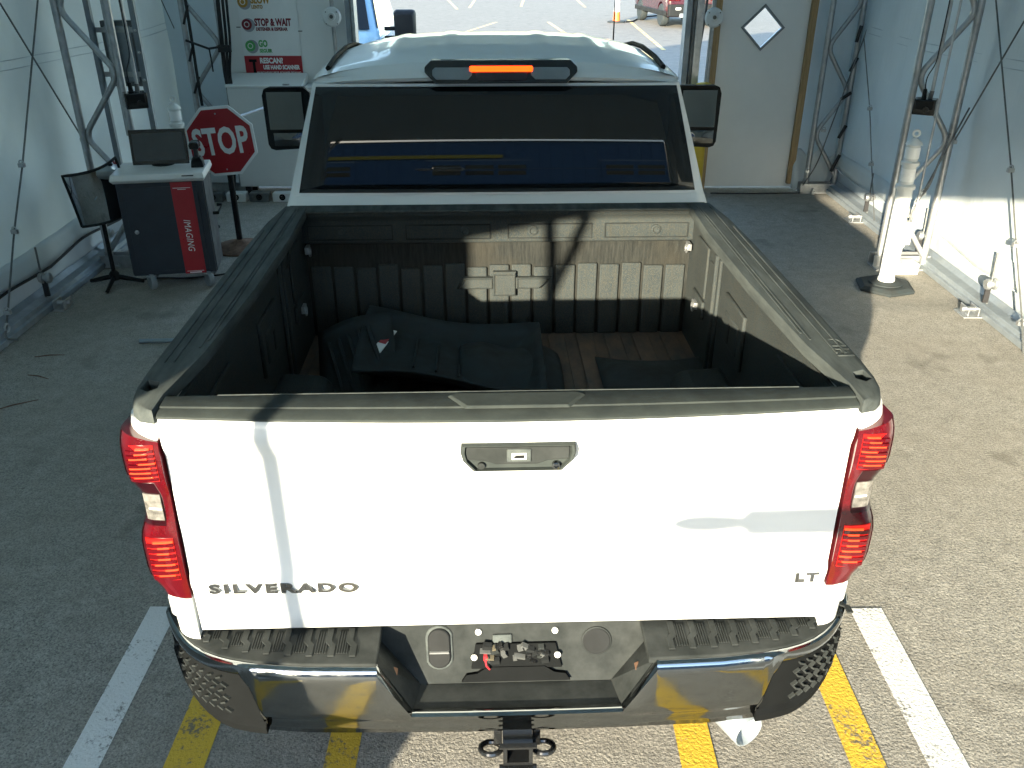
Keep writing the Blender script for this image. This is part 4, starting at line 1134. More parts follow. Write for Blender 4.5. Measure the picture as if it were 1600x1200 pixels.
tagm = MB().box((0, 0, 0.012), (0.042, 0.17, 0.004)).xf(Matrix.Translation(tz) @ Matrix.Rotation(R(-22), 4, 'Z') @ Matrix.Rotation(R(6), 4, 'Y') @ Matrix.Rotation(R(14), 4, 'X'))
tagm.build('tag', 'sign_white', lin, smooth=0)
MB().box((0, 0.01, 0.0155), (0.034, 0.055, 0.003)).xf(Matrix.Translation(tz) @ Matrix.Rotation(R(-22), 4, 'Z') @ Matrix.Rotation(R(6), 4, 'Y') @ Matrix.Rotation(R(14), 4, 'X')).build('tag_print', 'sign_red', lin, smooth=0)
MB().box((0, 0, 0), (0.018, 0.10, 0.004)).xf(Matrix.Translation(Vector(liner(0.72, 0.66)) + Vector((0, 0, 0.01))) @ Matrix.Rotation(R(-12), 4, 'Z')).build('pale_scrap', 'leaf', lin, smooth=0)
fld = bed_thing('folded_mat', 'dark grey folded rubber mat with wavy edge in the middle of the truck bed', 'mat', (0.04, 1.46, 0.86))
MB().grid(24, 18, lambda a, b: ((a - 0.5) * 0.46, (b - 0.5) * 0.56 + 0.03 * math.sin(a * 9), 0.03 + 0.06 * math.sin(b * 3.0) + 0.03 * math.sin(a * 9) * (1 - b) - 0.06 * max(0, a - 0.7) / 0.3)).build('sheet', 'rubber', fld, solid=0.010, fix=False, smooth=60)
MB().grid(14, 6, lambda a, b: ((a - 0.5) * 0.40 - 0.02, -0.33 + 0.06 * b, 0.02 + 0.07 * abs(math.sin(a * 6.2)) * (1 - 0.4 * b))).build('wavy_edge', 'rubber', fld, solid=0.008, fix=False)
bag = bed_thing('rubber_sheet', 'black rubber sheet with two dead leaves in the right rear of the truck bed', 'sheet', (0.70, 1.38, 0.86))
MB().grid(20, 16, lambda a, b: ((a - 0.5) * 0.52, (b - 0.5) * 0.50 - 0.06 * math.sin(a * 3.1) , 0.01 + 0.05 * math.sin(a * 3.14) ** 0.7 * math.sin(b * 3.14) ** 0.6)).build('sheet', 'rubber', bag, solid=0.008, fix=False, smooth=60)
for k, (px, py) in enumerate(((1150, 570), (1192, 585))):
    p = LZ(px, py, 0.93)
    lf = bed_thing('dead_leaf', ('small tan dead leaf on the black sheet nearer the cab', 'small tan dead leaf on the black sheet nearer the tailgate')[k], 'leaf', (p.x, p.y, 0.925))
    mb = MB(); mb.face([(0.04 * math.cos(t) * (1 + 0.25 * math.cos(5 * t)), 0.024 * math.sin(t) * (1 + 0.25 * math.cos(5 * t)), 0.0) for t in [q * 2 * math.pi / 20 for q in range(20)]])
    mb.build('blade', 'leaf', lf, solid=0.002, smooth=0)

# ================================================================== THINGS IN THE TUNNEL, LEFT SIDE
# ---- kiosk cart
KR = R(10)
cart = thing('kiosk_cart', 'dark navy wheeled kiosk cabinet with white top and red stripe by the stop sign', 'cabinet', (-2.815, 6.86, 0), KR)
MB().span((-0.33, 0.0, 0.125), (0.33, 0.40, 0.895)).build('cabinet_body', 'cart_navy', cart, smooth=0, bevel=0.006)
for s in (-1, 1):
    MB().span((s * 0.331, 0.02, 0.13), (s * 0.338, 0.39, 0.89)).build('side_trim', 'cart_navy', cart, smooth=0, bevel=0.003)
d = MB().span((-0.285, -0.012, 0.165), (0.285, 0.0, 0.86)).build('door', 'cart_navy', cart, smooth=0, bevel=0.003)
MB().lathe([(0.017, 0), (0.017, 0.008), (0.010, 0.014), (0.001, 0.014)], (-0.235, -0.012, 0.50), (0, -1, 0), 14).build('door_lock', 'steel', d)
MB().span((0.085, -0.0165, 0.128), (0.25, -0.0125, 0.893)).build('red_stripe', 'sign_red', cart, smooth=0)
text('lettering', 'IMAGING', 'sign_white', cart, (0.140, -0.017, 0.585), (0, 0, -1), (1, 0, 0), 0.265, 0.052, 0.001, 1.1, 0.2)
MB().span((0.100, -0.0185, 0.148), (0.235, -0.017, 0.151)).build('stripe_rule', 'sign_white', cart, smooth=0)
MB().span((0.12, -0.0185, 0.133), (0.215, -0.017, 0.141)).build('small_print', 'sign_white', cart, smooth=0)
MB().span((0.10, -0.0185, 0.845), (0.235, -0.017, 0.849)).span((0.135, -0.0185, 0.834), (0.20, -0.017, 0.838)).build('small_print', 'sign_white', cart, smooth=0)
tp = MB().loft([[(-0.345, -0.02, 0.897), (0.345, -0.02, 0.897), (0.345, 0.43, 0.897), (-0.345, 0.43, 0.897)], [(-0.36, -0.05, 0.925), (0.36, -0.05, 0.925), (0.36, 0.43, 0.925), (-0.36, 0.43, 0.925)], [(-0.35, -0.035, 0.968), (0.35, -0.035, 0.968), (0.35, 0.43, 0.968), (-0.35, 0.43, 0.968)]]).build('cart_top', 'cart_top', cart, smooth=20, bevel=0.006)
MB().box((0.235, -0.046, 0.948), (0.09, 0.004, 0.008), (R(-19), 0, 0)).build('name_strip', 'print_black', cart, smooth=0)
MB().tube([(0.36, 0.10, 0.60), (0.40, 0.10, 0.60), (0.40, 0.36, 0.60), (0.36, 0.36, 0.60)], 0.014, 8).build('push_handle', 'dark_plastic', cart)
for x, y in ((-0.20, 0.02), (0.26, 0.02), (-0.24, 0.34), (0.24, 0.34)):
    c = empty('caster', (x, y, 0)); c.parent = cart
    MB().lathe([(0.03, -0.022), (0.062, -0.022), (0.068, -0.012), (0.068, 0.012), (0.062, 0.022), (0.03, 0.022)], (0.0, -0.01, 0.068), (1, 0.6, 0), 24).build('wheel', 'cart_grey', c)
    MB().prism([(-0.03, -0.045, 0.122), (-0.03, 0.0, 0.075), (-0.03, 0.03, 0.122)], (-0.004, 0, 0)).prism([(0.03, -0.045, 0.122), (0.03, 0.0, 0.075), (0.03, 0.03, 0.122)], (0.004, 0, 0)).span((-0.034, -0.045, 0.112), (0.034, 0.035, 0.122)).build('fork', 'steel', c, smooth=0)
# ---- monitor
mon = thing('monitor', 'black flat monitor with blank screen standing on the kiosk cart', 'monitor', (-2.865, 7.12, 0.969), KR)
MB().box((0, 0, 0.15), (0.44, 0.03, 0.275), (R(-9), 0, 0)).build('bezel', 'gloss_black', mon, bevel=0.006)
MB().box((0, -0.0152, 0.155), (0.395, 0.003, 0.215), (R(-9), 0, 0)).build('screen', 'screen', mon, smooth=0)
MB().lathe([(0.09, 0), (0.09, 0.008), (0.02, 0.012), (0.018, 0.12)], (0, 0.05, 0.0), seg=20).build('stand', 'dark_plastic', mon)
# ---- hand scanner in its cradle
sc = thing('hand_scanner', 'small black hand scanner upright in its cradle beside the monitor', 'scanner', (-2.56, 7.08, 0.969), KR)
MB().loft([[(-0.05, -0.04, 0), (0.05, -0.04, 0), (0.05, 0.05, 0), (-0.05, 0.05, 0)], [(-0.045, -0.03, 0.045), (0.045, -0.03, 0.045), (0.045, 0.045, 0.06), (-0.045, 0.045, 0.06)], [(-0.025, -0.01, 0.075), (0.025, -0.01, 0.075), (0.025, 0.035, 0.085), (-0.025, 0.035, 0.085)]]).build('cradle', 'dark_plastic', sc, bevel=0.006)
MB().tube([(0, 0.01, 0.06), (0, 0.012, 0.12), (-0.004, 0.0, 0.165)], [0.022, 0.019, 0.02], 10).build('grip', 'cart_navy', sc)
MB().loft([[(x, y, z) for x, z in ((-0.035, 0.15), (0.035, 0.15), (0.04, 0.18), (0.03, 0.205), (-0.03, 0.205), (-0.04, 0.18))] for y in (-0.06, 0.05)]).build('scan_head', 'gloss_black', sc, bevel=0.006)
# ---- convex mirror on a tripod
mr = thing('convex_mirror', 'convex rectangular safety mirror on a black tripod stand beside the kiosk cart', 'mirror', (-3.375, 6.95, 0), 0)
MB().tube([(0, 0, 0.06), (0.0, 0.01, 0.70)], 0.017, 10).build('pole', 'dark_plastic', mr)
MB().lathe([(0.03, 0.04), (0.04, 0.045), (0.04, 0.10), (0.025, 0.12)], seg=14).build('hub', 'dark_plastic', mr)
for a in (8, 172, 275):
    v = Vector((math.cos(R(a)), math.sin(R(a)), 0))
    MB().tube([v * 0.02 + Vector((0, 0, 0.07)), v * 0.23 + Vector((0, 0, 0.018))], [0.022, 0.016], 4).build('leg', 'dark_plastic', mr)
mm_ = Matrix.Translation((0.035, -0.03, 0.80)) @ Matrix.Rotation(R(46), 4, 'Z') @ Matrix.Rotation(R(-10), 4, 'Y') @ Matrix.Rotation(R(6), 4, 'X')
def mir(a, b, d=0.0):
    x = (a - 0.5) * 0.44; z = (b - 0.5) * 0.44
    return mm_ @ Vector((x, -0.10 * (1 - (2 * a - 1) ** 2) - 0.01 * (1 - (2 * b - 1) ** 2) + d, z))
MB().grid(24, 16, mir).build('mirror_face', 'bright_mirror', mr, smooth=180)
MB().grid(16, 8, lambda a, b: mir(a, b, 0.014)).build('mirror_back', 'dark_plastic', mr, smooth=180)
ed = [mir(k / 16, 0) for k in range(17)] + [mir(1, k / 10) for k in range(1, 11)] + [mir(1 - k / 16, 1) for k in range(1, 17)] + [mir(0, 1 - k / 10) for k in range(1, 11)]
MB().tube(ed, 0.011, 6).build('rim', 'dark_plastic', mr)
# ---- stop sign
ss = thing('stop_sign', 'red octagonal stop sign on a dark post behind the kiosk cart', 'sign', (-2.585, 7.93, 0), 0)
MB().lathe([(0.26, 0), (0.26, 0.012), (0.22, 0.03), (0.12, 0.045), (0.06, 0.07), (0.03, 0.09)], seg=32).build('base', 'rust', ss, smooth=50)
MB().tube([(0, 0, 0.06), (0, 0, 1.25)], 0.028, 12).build('post', 'dark_plastic', ss)
sm = Matrix.Translation((-0.02, -0.055, 1.01)) @ Matrix.Rotation(R(-4), 4, 'Y') @ Matrix.Rotation(R(4), 4, 'Z')
def octa(r, y): return [sm @ Vector((r * math.cos(R(22.5 + 45 * k)), y, r * math.sin(R(22.5 + 45 * k)))) for k in range(8)]
k8 = 1 / math.cos(R(22.5))
MB().loft([octa(0.302 * k8, 0.0), octa(0.302 * k8, 0.012)]).build('sign_plate', 'sign_white', ss, smooth=0)
MB().loft([octa(0.278 * k8, -0.002), octa(0.278 * k8, 0.001)]).build('red_face', 'sign_red', ss, smooth=0)
text('lettering', 'STOP', 'sign_white', ss, sm @ Vector((-0.245, -0.0025, -0.118)), sm.to_3x3() @ Vector((1, 0, 0)), sm.to_3x3() @ Vector((0, 0, 1)), 0.49, 0.245, 0.002, 1.05, 0, 0.03)
for z in (0.24, -0.25):
    MB().lathe([(0.008, 0), (0.006, 0.005), (0.001, 0.006)], sm @ Vector((0, -0.002, z)), (0, -1, 0), 10).build('bolt', 'steel', ss)
# ---- delineator posts
def delineator(loc, label, h=1.0, base=True):
    t = thing('delineator_post', label, 'bollard', loc, 0.2, 'white delineator posts in the tunnel')
    r0 = 0.062
    MB().lathe([(r0 * 1.15, 0.03), (r0 * 1.1, 0.09), (r0, 0.10), (r0 * 0.98, 0.84 * h), (r0 * 1.22, 0.845 * h), (r0 * 1.22, 0.87 * h), (r0 * 0.86, 0.885 * h), (r0 * 0.84, 1.025 * h), (r0 * 1.12, 1.03 * h), (r0 * 1.12, 1.055 * h), (r0 * 0.80, 1.065 * h), (r0 * 0.79, 1.185 * h), (r0 * 1.05, 1.19 * h), (r0 * 0.9, 1.205 * h), (r0 * 0.3, 1.24 * h)], seg=24).build('tube', 'white_plastic', t, smooth=35)
    for a, b in ((0.905, 1.005), (1.085, 1.17)):
        MB().lathe([(r0 * 0.875, a * h), (r0 * 0.875, b * h)], seg=24).build('reflective_band', 'reflective_white', t)
    MB().torus((0, 0, 1.275 * h), (0.3, 1, 0), 0.024, 0.010, 16, 8).build('handle_loop', 'white_plastic', t)
    if base:
        hexp = lambda r, z: [(r * math.cos(R(60 * k + 8)), r * math.sin(R(60 * k + 8)), z) for k in range(6)]
        MB().loft([hexp(0.245, 0.0), hexp(0.25, 0.022), hexp(0.21, 0.045)]).build('hex_base', 'rubber', t, smooth=0, bevel=0.006)
        MB().lathe([(0.135, 0.04), (0.135, 0.055), (0.105, 0.06), (0.08, 0.07)], seg=28).build('base_collar', 'rubber', t)
    return t
delineator((3.146, 6.87, 0), 'tall white delineator post on a black six-sided base by the right wall')
delineator((-3.21, 8.5, 0), 'white delineator post standing behind the stop sign')
# ---- white cabinets at the end wall
cb = thing('storage_cabinet', 'large pale grey storage cabinet standing under the instruction poster', 'cabinet', (-2.69, 9.98, 0), 0)
MB().span((-0.41, -0.16, 0.11), (0.40, 0.18, 1.19)).build('cabinet_body', 'cabinet_grey', cb, smooth=0, bevel=0.006)
MB().loft([[(-0.425, -0.175, 1.192), (0.41, -0.175, 1.192), (0.41, 0.185, 1.192), (-0.425, 0.185, 1.192)], [(-0.425, -0.175, 1.215), (0.41, -0.175, 1.215), (0.41, 0.185, 1.30), (-0.425, 0.185, 1.30)]]).build('lid', 'panel_white', cb, smooth=0, bevel=0.005)
for x in (-0.33, 0.32):
    for y in (-0.12, 0.14):
        MB().span((x - 0.03, y - 0.03, 0), (x + 0.03, y + 0.03, 0.11)).build('foot', 'dark_plastic', cb, smooth=0)
MB().box((0.24, -0.17, 1.225), (0.07, 0.02, 0.012)).build('latch', 'steel', cb, smooth=0)
cb2 = thing('narrow_cabinet', 'narrow white cabinet half hidden behind the pickup cab', 'cabinet', (-2.05, 10.0, 0), 0)
MB().span((-0.22, -0.13, 0.10), (0.22, 0.16, 1.15)).build('cabinet_body', 'panel_white', cb2, smooth=0, bevel=0.006)
MB().span((-0.23, -0.14, 1.152), (0.23, 0.17, 1.19)).build('lid', 'cabinet_grey', cb2, smooth=0, bevel=0.005)
for x in (-0.18, 0.18): MB().span((x - 0.02, -0.1, 0), (x + 0.02, 0.12, 0.10)).build('foot', 'dark_plastic', cb2, smooth=0)
# low concrete blocks and hoses behind the sign base
for k in range(4):
    b = thing('ballast_block', ('first', 'second', 'third', 'fourth')[k] + ' small grey ballast block from the left at the foot of the end wall', 'block', (-3.35 + k * 0.26, 9.62, 0), 0, 'ballast blocks by the cabinet')
    MB().span((-0.11, -0.06, 0), (0.11, 0.06, 0.10)).build('block', 'cabinet_grey' if k % 2 else 'dark_steel', b, smooth=0, bevel=0.01)
    MB().lathe([(0.035, 0), (0.035, 0.004), (0.02, 0.005), (0.019, -0.003), (0.001, -0.003)], (0, -0.06, 0.055), (0, -1, 0), 12).build('hole', 'dark_plastic', b)
# ---- instruction poster
YP = YF - 0.012
po = thing('instruction_poster', 'white instruction poster with coloured lamps and red lower band on the end wall', 'poster', (-2.655, YP, 1.27), 0)
PW0, PW1 = -0.315, 0.32
MB().span((PW0, 0, 0), (PW1, 0.008, 1.12)).build('sheet', 'sign_white', po, smooth=0)
MB().span((PW0, -0.004, 0.0), (PW1, -0.001, 0.205)).build('red_band', 'sign_red', po, smooth=0)
def ptext(s_, m_, x, z, w, h): text('lettering', s_, m_, po, (x, -0.005 if z < 0.2 else -0.002, z), (1, 0, 0), (0, 0, 1), w, h, 0.0015, 1.0, 0, 0.045)
ptext('RESCAN?', 'sign_white', -0.145, 0.125, 0.255, 0.062)
ptext('USE HAND SCANNER', 'sign_white', -0.115, 0.062, 0.405, 0.048)
ptext('RE ESCANEAR? USE EL SCANNER DE MANO', 'sign_white', -0.19, 0.014, 0.49, 0.026)
ptext('GO', 'print_green', -0.14, 0.295, 0.10, 0.075)
ptext('SEGUIR', 'print_green', -0.135, 0.238, 0.14, 0.040)
ptext('STOP & WAIT', 'print_dark_red', -0.155, 0.51, 0.40, 0.080)
ptext('DETENER & ESPERAR', 'print_dark_red', -0.145, 0.462, 0.345, 0.036)
ptext('SLOW', 'print_amber', -0.17, 0.735, 0.21, 0.080)
ptext('LENTO', 'print_amber', -0.165, 0.685, 0.12, 0.038)
for (x, z, m_) in ((-0.225, 0.305, 'print_green'), (-0.235, 0.525, 'print_dark_red'), (-0.25, 0.75, 'print_amber')):
    MB().lathe([(0.070, 0), (0.070, 0.002)], (x + 0.012, -0.0005, z - 0.004), (0, -1, 0), 24).build('lamp_print', 'print_grey', po)
    MB().lathe([(0.056, 0), (0.056, 0.0015)], (x - 0.006, -0.003, z + 0.003), (0, -1, 0), 24).build('lamp_print', m_, po)
    MB().torus((x - 0.006, -0.005, z + 0.003), (0, 1, 0), 0.026, 0.004, 20, 4).build('lamp_ring', 'sign_white', po)
MB().box((-0.225, -0.005, 0.155), (0.085, 0.002, 0.028)).build('scanner_print', 'print_black', po, smooth=0)
MB().box((-0.215, -0.0055, 0.085), (0.030, 0.002, 0.12)).build('scanner_print', 'print_black', po, smooth=0)
for x, z in ((PW0 - 0.02, 0.50), (PW1 + 0.015, 0.46)):
    MB().box((x, -0.004, z), (0.045, 0.006, 0.008)).build('clip', 'dark_plastic', po, smooth=0)
# ---- round reader discs on poles at the far opening
for x, z, lab in ((-1.93, 1.88, 'round grey disc on a thin pole left of the far opening'), (2.165, 1.873, 'round grey disc on a thin pole right of the far opening')):
    t = thing('reader_disc', lab, 'disc', (x, YF - 0.16, 0), 0, 'grey discs at the far opening')
    MB().tube([(0, 0.04, 0.0), (0, 0.04, 2.9)], 0.022, 10).build('pole', 'steel', t)
    MB().lathe([(0.075, 0.0), (0.098, 0.012), (0.102, 0.03), (0.085, 0.052), (0.045, 0.060), (0.040, 0.070), (0.030, 0.072), (0.028, 0.062), (0.001, 0.062)], (0, 0.02, z), (0, -1, 0.15), 32).build('disc', 'cabinet_grey', t)
    for k in range(4):
        a = R(45 + 90 * k)
        MB().lathe([(0.007, 0), (0.007, 0.006), (0.001, 0.008)], (0.082 * math.cos(a), -0.032, z + 0.082 * math.sin(a) - 0.004), (0, -1, 0.15), 8).build('screw', 'dark_steel', t)
    MB().lathe([(0.02, 0), (0.02, 0.004), (0.001, 0.005)], (0, -0.042, z + 0.008), (0, -1, 0.15), 14).build('centre_cap', 'dark_steel', t)
# ---- yellow bollard behind the right mirror
yb = thing('yellow_bollard', 'yellow domed bollard behind the right mirror of the pickup', 'bollard', (2.10, 9.9, 0), 0)
MB().lathe([(0.08, 0.0), (0.08, 1.13), (0.098, 1.135), (0.098, 1.18), (0.085, 1.215), (0.04, 1.235), (0.001, 1.24)], seg=28).build('post', 'yellow_plastic', yb, smooth=50)
MB().lathe([(0.14, 0), (0.14, 0.02), (0.11, 0.022)], seg=28).build('base_plate', 'dark_steel', yb)
# ---- camera boxes hung on conduits
def cam_box(loc, top, label, rz):
    t = thing('camera_box', label, 'camera', loc, rz, 'black camera boxes hung on conduits')
    c, s_ = math.cos(-rz), math.sin(-rz)
    MB().box((0, 0, -0.02), (0.165, 0.13, 0.12)).build('housing', 'gloss_black', t, bevel=0.008)
    MB().box((0, -0.075, 0.0), (0.13, 0.03, 0.07)).build('hood', 'dark_plastic', t, bevel=0.006)
    MB().lathe([(0.024, 0), (0.024, 0.02), (0.018, 0.021), (0.001, 0.019)], (0.02, -0.085, -0.03), (0, -1, 0), 16).build('lens', 'gloss_black', t)
    MB().tube([(-0.02, 0, 0.03), (-0.022, 0, 0.11)], [0.02, 0.014], 10).build('gland', 'dark_plastic', t)
    q = Vector(top) - Vector(loc)
    q = Vector((q.x * c - q.y * s_, q.x * s_ + q.y * c, q.z))
    MB().tube([(0.025, 0, 0.03), (0.03, 0, 0.10)], 0.018, 10).build('pole_socket', 'dark_steel', t)
    MB().tube([(0.03, 0, 0.09), q], 0.014, 10).build('hanging_pole', 'steel', t)
    MB().tube(arc([(-0.022, 0, 0.10), (-0.03, -0.02, 0.2), (0.018, -0.018, 0.30), (0.02, -0.018, 0.6), q + Vector((-0.01, -0.018, 0))], 0.06, 4), 0.005, 6).build('cable', 'strap', t)
    return t
cam_box(PY(211, 152, 7.05), (PY(186, 0, 7.05).x, 7.05, 2.9), 'black camera box hung on a conduit above the kiosk monitor', R(28))
cam_box(PY(1446, 162, 7.15), (PY(1487, 0, 7.15).x, 7.15, 2.9), 'black camera box hung on a conduit above the right delineator post', R(-30))
# ---- strut rack with electrical box on the left
rack = thing('strut_rack', 'grey steel strut rack holding a flat electrical box on the left wall', 'rack', (-3.2, 7.7, 0), 0)
for u0, r_, m_ in ((136, 0.022, 'strut'), (166, 0.022, 'strut'), (206, 0.022, 'strut')):
    x = PY(u0, 10, 7.7).x + 3.2
    MB().span((x - r_, -0.02, 0.0), (x + r_, 0.02, 2.9)).span((x - r_ + 0.008, -0.024, 0.0), (x + r_ - 0.008, -0.0205, 2.9)).build('strut', m_, rack, smooth=0)
    MB().span((x - 0.07, -0.07, 0), (x + 0.07, 0.07, 0.012)).build('foot_plate', 'steel', rack, smooth=0)
xa, xb = PY(152, 30, 7.75).x + 3.2, PY(210, 30, 7.75).x + 3.2
eb = MB().span((xa + 0.02, 0.03, 1.50), (xb - 0.01, 0.12, 2.02)).build('electrical_box', 'dark_steel', rack, smooth=0, bevel=0.006)
MB().span((xa + 0.05, 0.022, 1.54), (xb - 0.04, 0.03, 1.98)).build('box_cover', 'strut', rack, smooth=0, bevel=0.004)
for z in (1.58, 1.93):
    MB().span((xa - 0.03, 0.02, z), (xb + 0.03, 0.0296, z + 0.04)).build('cross_strut', 'steel', rack, smooth=0)
for z in (1.56, 1.78, 1.95):
    MB().lathe([(0.012, 0), (0.012, 0.02), (0.006, 0.022), (0.006, 0.035)], (xb + 0.02, -0.024, z), (0, -1, 0), 6).build('strut_nut', 'steel', rack)
for dx in (0.10, 0.14):
    MB().tube([(xa + dx, -0.03, 1.1), (xa + dx, -0.03, 2.9)], 0.014, 8).build('conduit', 'steel', rack)
MB().tube(arc([(xa + 0.14, -0.03, 1.1), (xa + 0.17, -0.03, 0.93), (xa + 0.3, 0.1, 0.94), (xa + 0.6, 0.6, 1.06), (0.9, 2.0, 1.12)], 0.12, 5), 0.016, 8).build('conduit', 'steel', rack)
# right conduits
rk = thing('conduit_run', 'pair of thin steel conduits running down beside the right truss', 'conduit', (3.45, 7.2, 0), 0)
MB().tube([(PY(1502, 0, 7.2).x - 3.45, 0, 2.9), (PY(1502, 0, 7.2).x - 3.45, 0, 0.5), (PY(1502, 0, 7.2).x - 3.49, 0, 0.25)], 0.010, 8).build('conduit', 'steel', rk)
bx = PY(1422, 345, 7.2) - Vector((3.45, 7.2, 0))
MB().box((bx.x, 0.05, 0.36), (0.10, 0.07, 0.20)).build('junction_box', 'cabinet_grey', rk, smooth=0, bevel=0.006)
MB().tube(arc([(bx.x + 0.02, 0.05, 0.46), (bx.x + 0.02, 0.05, 0.60), (bx.x + 0.12, 0.05, 0.75), (bx.x + 0.2, 0.05, 1.2)], 0.06, 4), 0.008, 6).build('flex_lead', 'dark_steel', rk)
MB().span((bx.x - 0.06, -0.02, 0.0), (bx.x + 0.16, 0.12, 0.10)).build('mount_block', 'cabinet_grey', rk, smooth=0, bevel=0.008)
MB().tube([(bx.x, 0.05, 0.1), (bx.x, 0.05, 0.27)], 0.012, 8).build('stub', 'steel', rk)
# flexible lead by the right delineator
# ---- small litter on the pavement
p = G(236, 536)
t = thing('metal_bar', 'short grey-blue metal bar lying on the pavement left of the truck', 'bar', (p.x + 0.06, p.y, 0.0), 0)
MB().tube([(-0.14, 0, 0.016), (0.22, 0.02, 0.016)], 0.015, 10).build('bar', 'pipe_blue', t)
for k, (u, v, a, l) in enumerate(((78, 557, 10, 0.10), (22, 635, 35, 0.14), (60, 590, -20, 0.09))):
    p = G(u, v)
    t = thing('twig', ('thin brown twig near the metal bar', 'longer brown twig at the left edge of the pavement', 'short brown twig between two others on the left pavement')[k], 'twig', (p.x, p.y, 0), R(a))
    MB().tube([(-l, 0, 0.005), (0, 0.008, 0.008), (l, 0, 0.005)], [0.003, 0.004, 0.002], 6).build('stick', 'rust', t)
t = thing('floor_cable', 'thin black cable trailing on the pavement under the kiosk cart', 'cable', (-3.1, 6.9, 0), 0)
MB().tube(arc([(-0.38, 0.25, 0.006), (-0.2, 0.12, 0.006), (0.05, 0.2, 0.006), (0.3, 0.18, 0.006), (0.62, 0.3, 0.006), (0.75, 0.7, 0.006)], 0.1, 5), 0.006, 6).build('cable', 'strap', t)
t = thing('floor_cable', 'black cable lying across the pavement at the foot of the end wall panel', 'cable', (2.4, 9.9, 0), 0)
MB().tube(arc([(-0.1, 0.02, 0.008), (0.4, 0.0, 0.008), (0.9, 0.03, 0.008), (1.2, 0.06, 0.008)], 0.1, 5), 0.008, 6).build('cable', 'strap', t)

# ================================================================== AT THE NEAR OPENING (behind the camera)
t = thing('entrance_pole', 'slim steel pole with a diagonal brace at the tunnel entrance', 'pole', (-1.91, -1.0, 0), 0)
MB().tube([(0, 0, 0.0), (0, 0, 2.95)], 0.028, 12).build('pole', 'steel', t)
MB().tube([(0, 0, 2.30), (0.22, 0, 2.80)], 0.024, 10).build('brace', 'steel', t)
MB().lathe([(0.09, 0), (0.09, 0.012), (0.04, 0.02)], seg=20).build('base_plate', 'steel', t)
t = thing('shade_box', 'unseen grey box added inside the tunnel entrance to shade the ground', 'box', (-2.08, -0.85, 0), 0)  # added out of view; its shadow darkens the ground left of the bumper
MB().span((-0.32, -0.22, 0.06), (0.32, 0.22, 0.98)).build('housing', 'cabinet_grey', t, smooth=0, bevel=0.008)
MB().span((-0.34, -0.24, 0.982), (0.34, 0.24, 1.0)).build('lid', 'steel', t, smooth=0, bevel=0.004)
MB().span((-0.30, -0.20, 0.0), (0.30, 0.20, 0.06)).build('plinth', 'dark_steel', t, smooth=0)
t = thing('shadow_bar', 'unseen slim horizontal sensor bar on a bracket at the tunnel entrance', 'blocker', (2.69, -1.0, 1.87), 0)  # added out of view, shaped to cast the level shadow on the tailgate
MB().loft([[(x, 0.045 * k * math.cos(a), 0.045 * k * math.sin(a) * 1.1) for a in [q * math.pi / 6 for q in range(12)]] for x, k in ((-3.50, 0.25), (-3.46, 0.6), (-3.40, 0.72), (-3.30, 0.5), (-3.28, 1.0), (-2.94, 1.05), (-2.92, 0.3))]).build('shadow_bar_housing', 'white_plastic', t)
MB().tube([(-2.95, 0, 0), (-0.02, 0, 0)], 0.008, 8).build('bracket_rod', 'steel', t)

# ================================================================== OUTSIDE
# second pickup facing the tunnel
t2 = thing('pickup_truck', 'light blue pickup truck facing the tunnel outside the far opening', 'truck', (-2.85, 17.0, 0), R(180))
truck_shell(t2, 'blue_paint')
MB().span((-1.03, 0.0, 0.66), (1.03, 1.98, 1.46)).build('bed', 'blue_paint', t2, bevel=0.03)
MB().box((-0.30, 4.10, 1.68), (0.22, 0.004, 0.10), (R(40), 0, 0)).build('windscreen_paper', 'print_amber', t2, smooth=0)
# maroon SUV seen from behind
suv = thing('suv', 'dark maroon SUV parked on the lot seen from behind through the far opening', 'car', (6.15, 31.6, 0), R(8))
rings = [plan_ring(w, yb, yf, z, 0.12, 5, 0.25) for z, w, yb, yf in ((0.34, 0.86, 0.05, 4.3), (0.50, 0.92, 0.0, 4.38), (0.80, 0.94, 0.0, 4.38), (1.02, 0.93, 0.02, 4.3))]
b = MB().loft(rings).build('body', 'maroon_paint', suv)
for yy in (0.85, 3.5): boolcut(b, MB().lathe([(0.42, -1.2), (0.42, 1.2)], (0, yy, 0.37), (1, 0, 0), 32))
MB().loft([plan_ring(w, yb, yf, z, 0.1, 5, 0.2) for z, w, yb, yf in ((1.0, 0.92, 0.03, 3.35), (1.12, 0.90, 0.05, 3.1), (1.6, 0.76, 0.16, 2.6), (1.68, 0.68, 0.25, 2.45))]).build('cabin', 'maroon_paint', suv)
MB().prism([(-0.74, 0.04, 1.14), (0.74, 0.04, 1.14), (0.66, 0.13, 1.56), (-0.66, 0.13, 1.56)], (0, 0.012, 0)).build('rear_window', 'tinted_glass', suv, smooth=0)
for s in (-1, 1):
    MB().prism([(s * 0.905, 0.3, 1.12), (s * 0.905, 2.9, 1.12), (s * 0.775, 2.4, 1.56), (s * 0.775, 0.4, 1.56)], (-s * 0.012, 0, 0)).build('side_window', 'tinted_glass', suv, smooth=0)
    MB().span((s * 0.52, -0.02, 0.84), (s * 0.93, 0.10, 0.99)).build('tail_lamp', 'red_lens', suv, bevel=0.02)
    MB().span((s * 0.60, -0.026, 0.88), (s * 0.70, -0.02, 0.92)).build('lamp_glow', 'lamp_hot', suv, smooth=0)
    MB().span((s * 0.90, 0.2, 0.36), (s * 0.955, 4.1, 0.52)).build('side_cladding', 'dark_plastic', suv, bevel=0.02)
MB().span((-0.93, -0.10, 0.36), (0.93, 0.10, 0.74)).build('rear_bumper', 'dark_plastic', suv, bevel=0.04, seg=3)
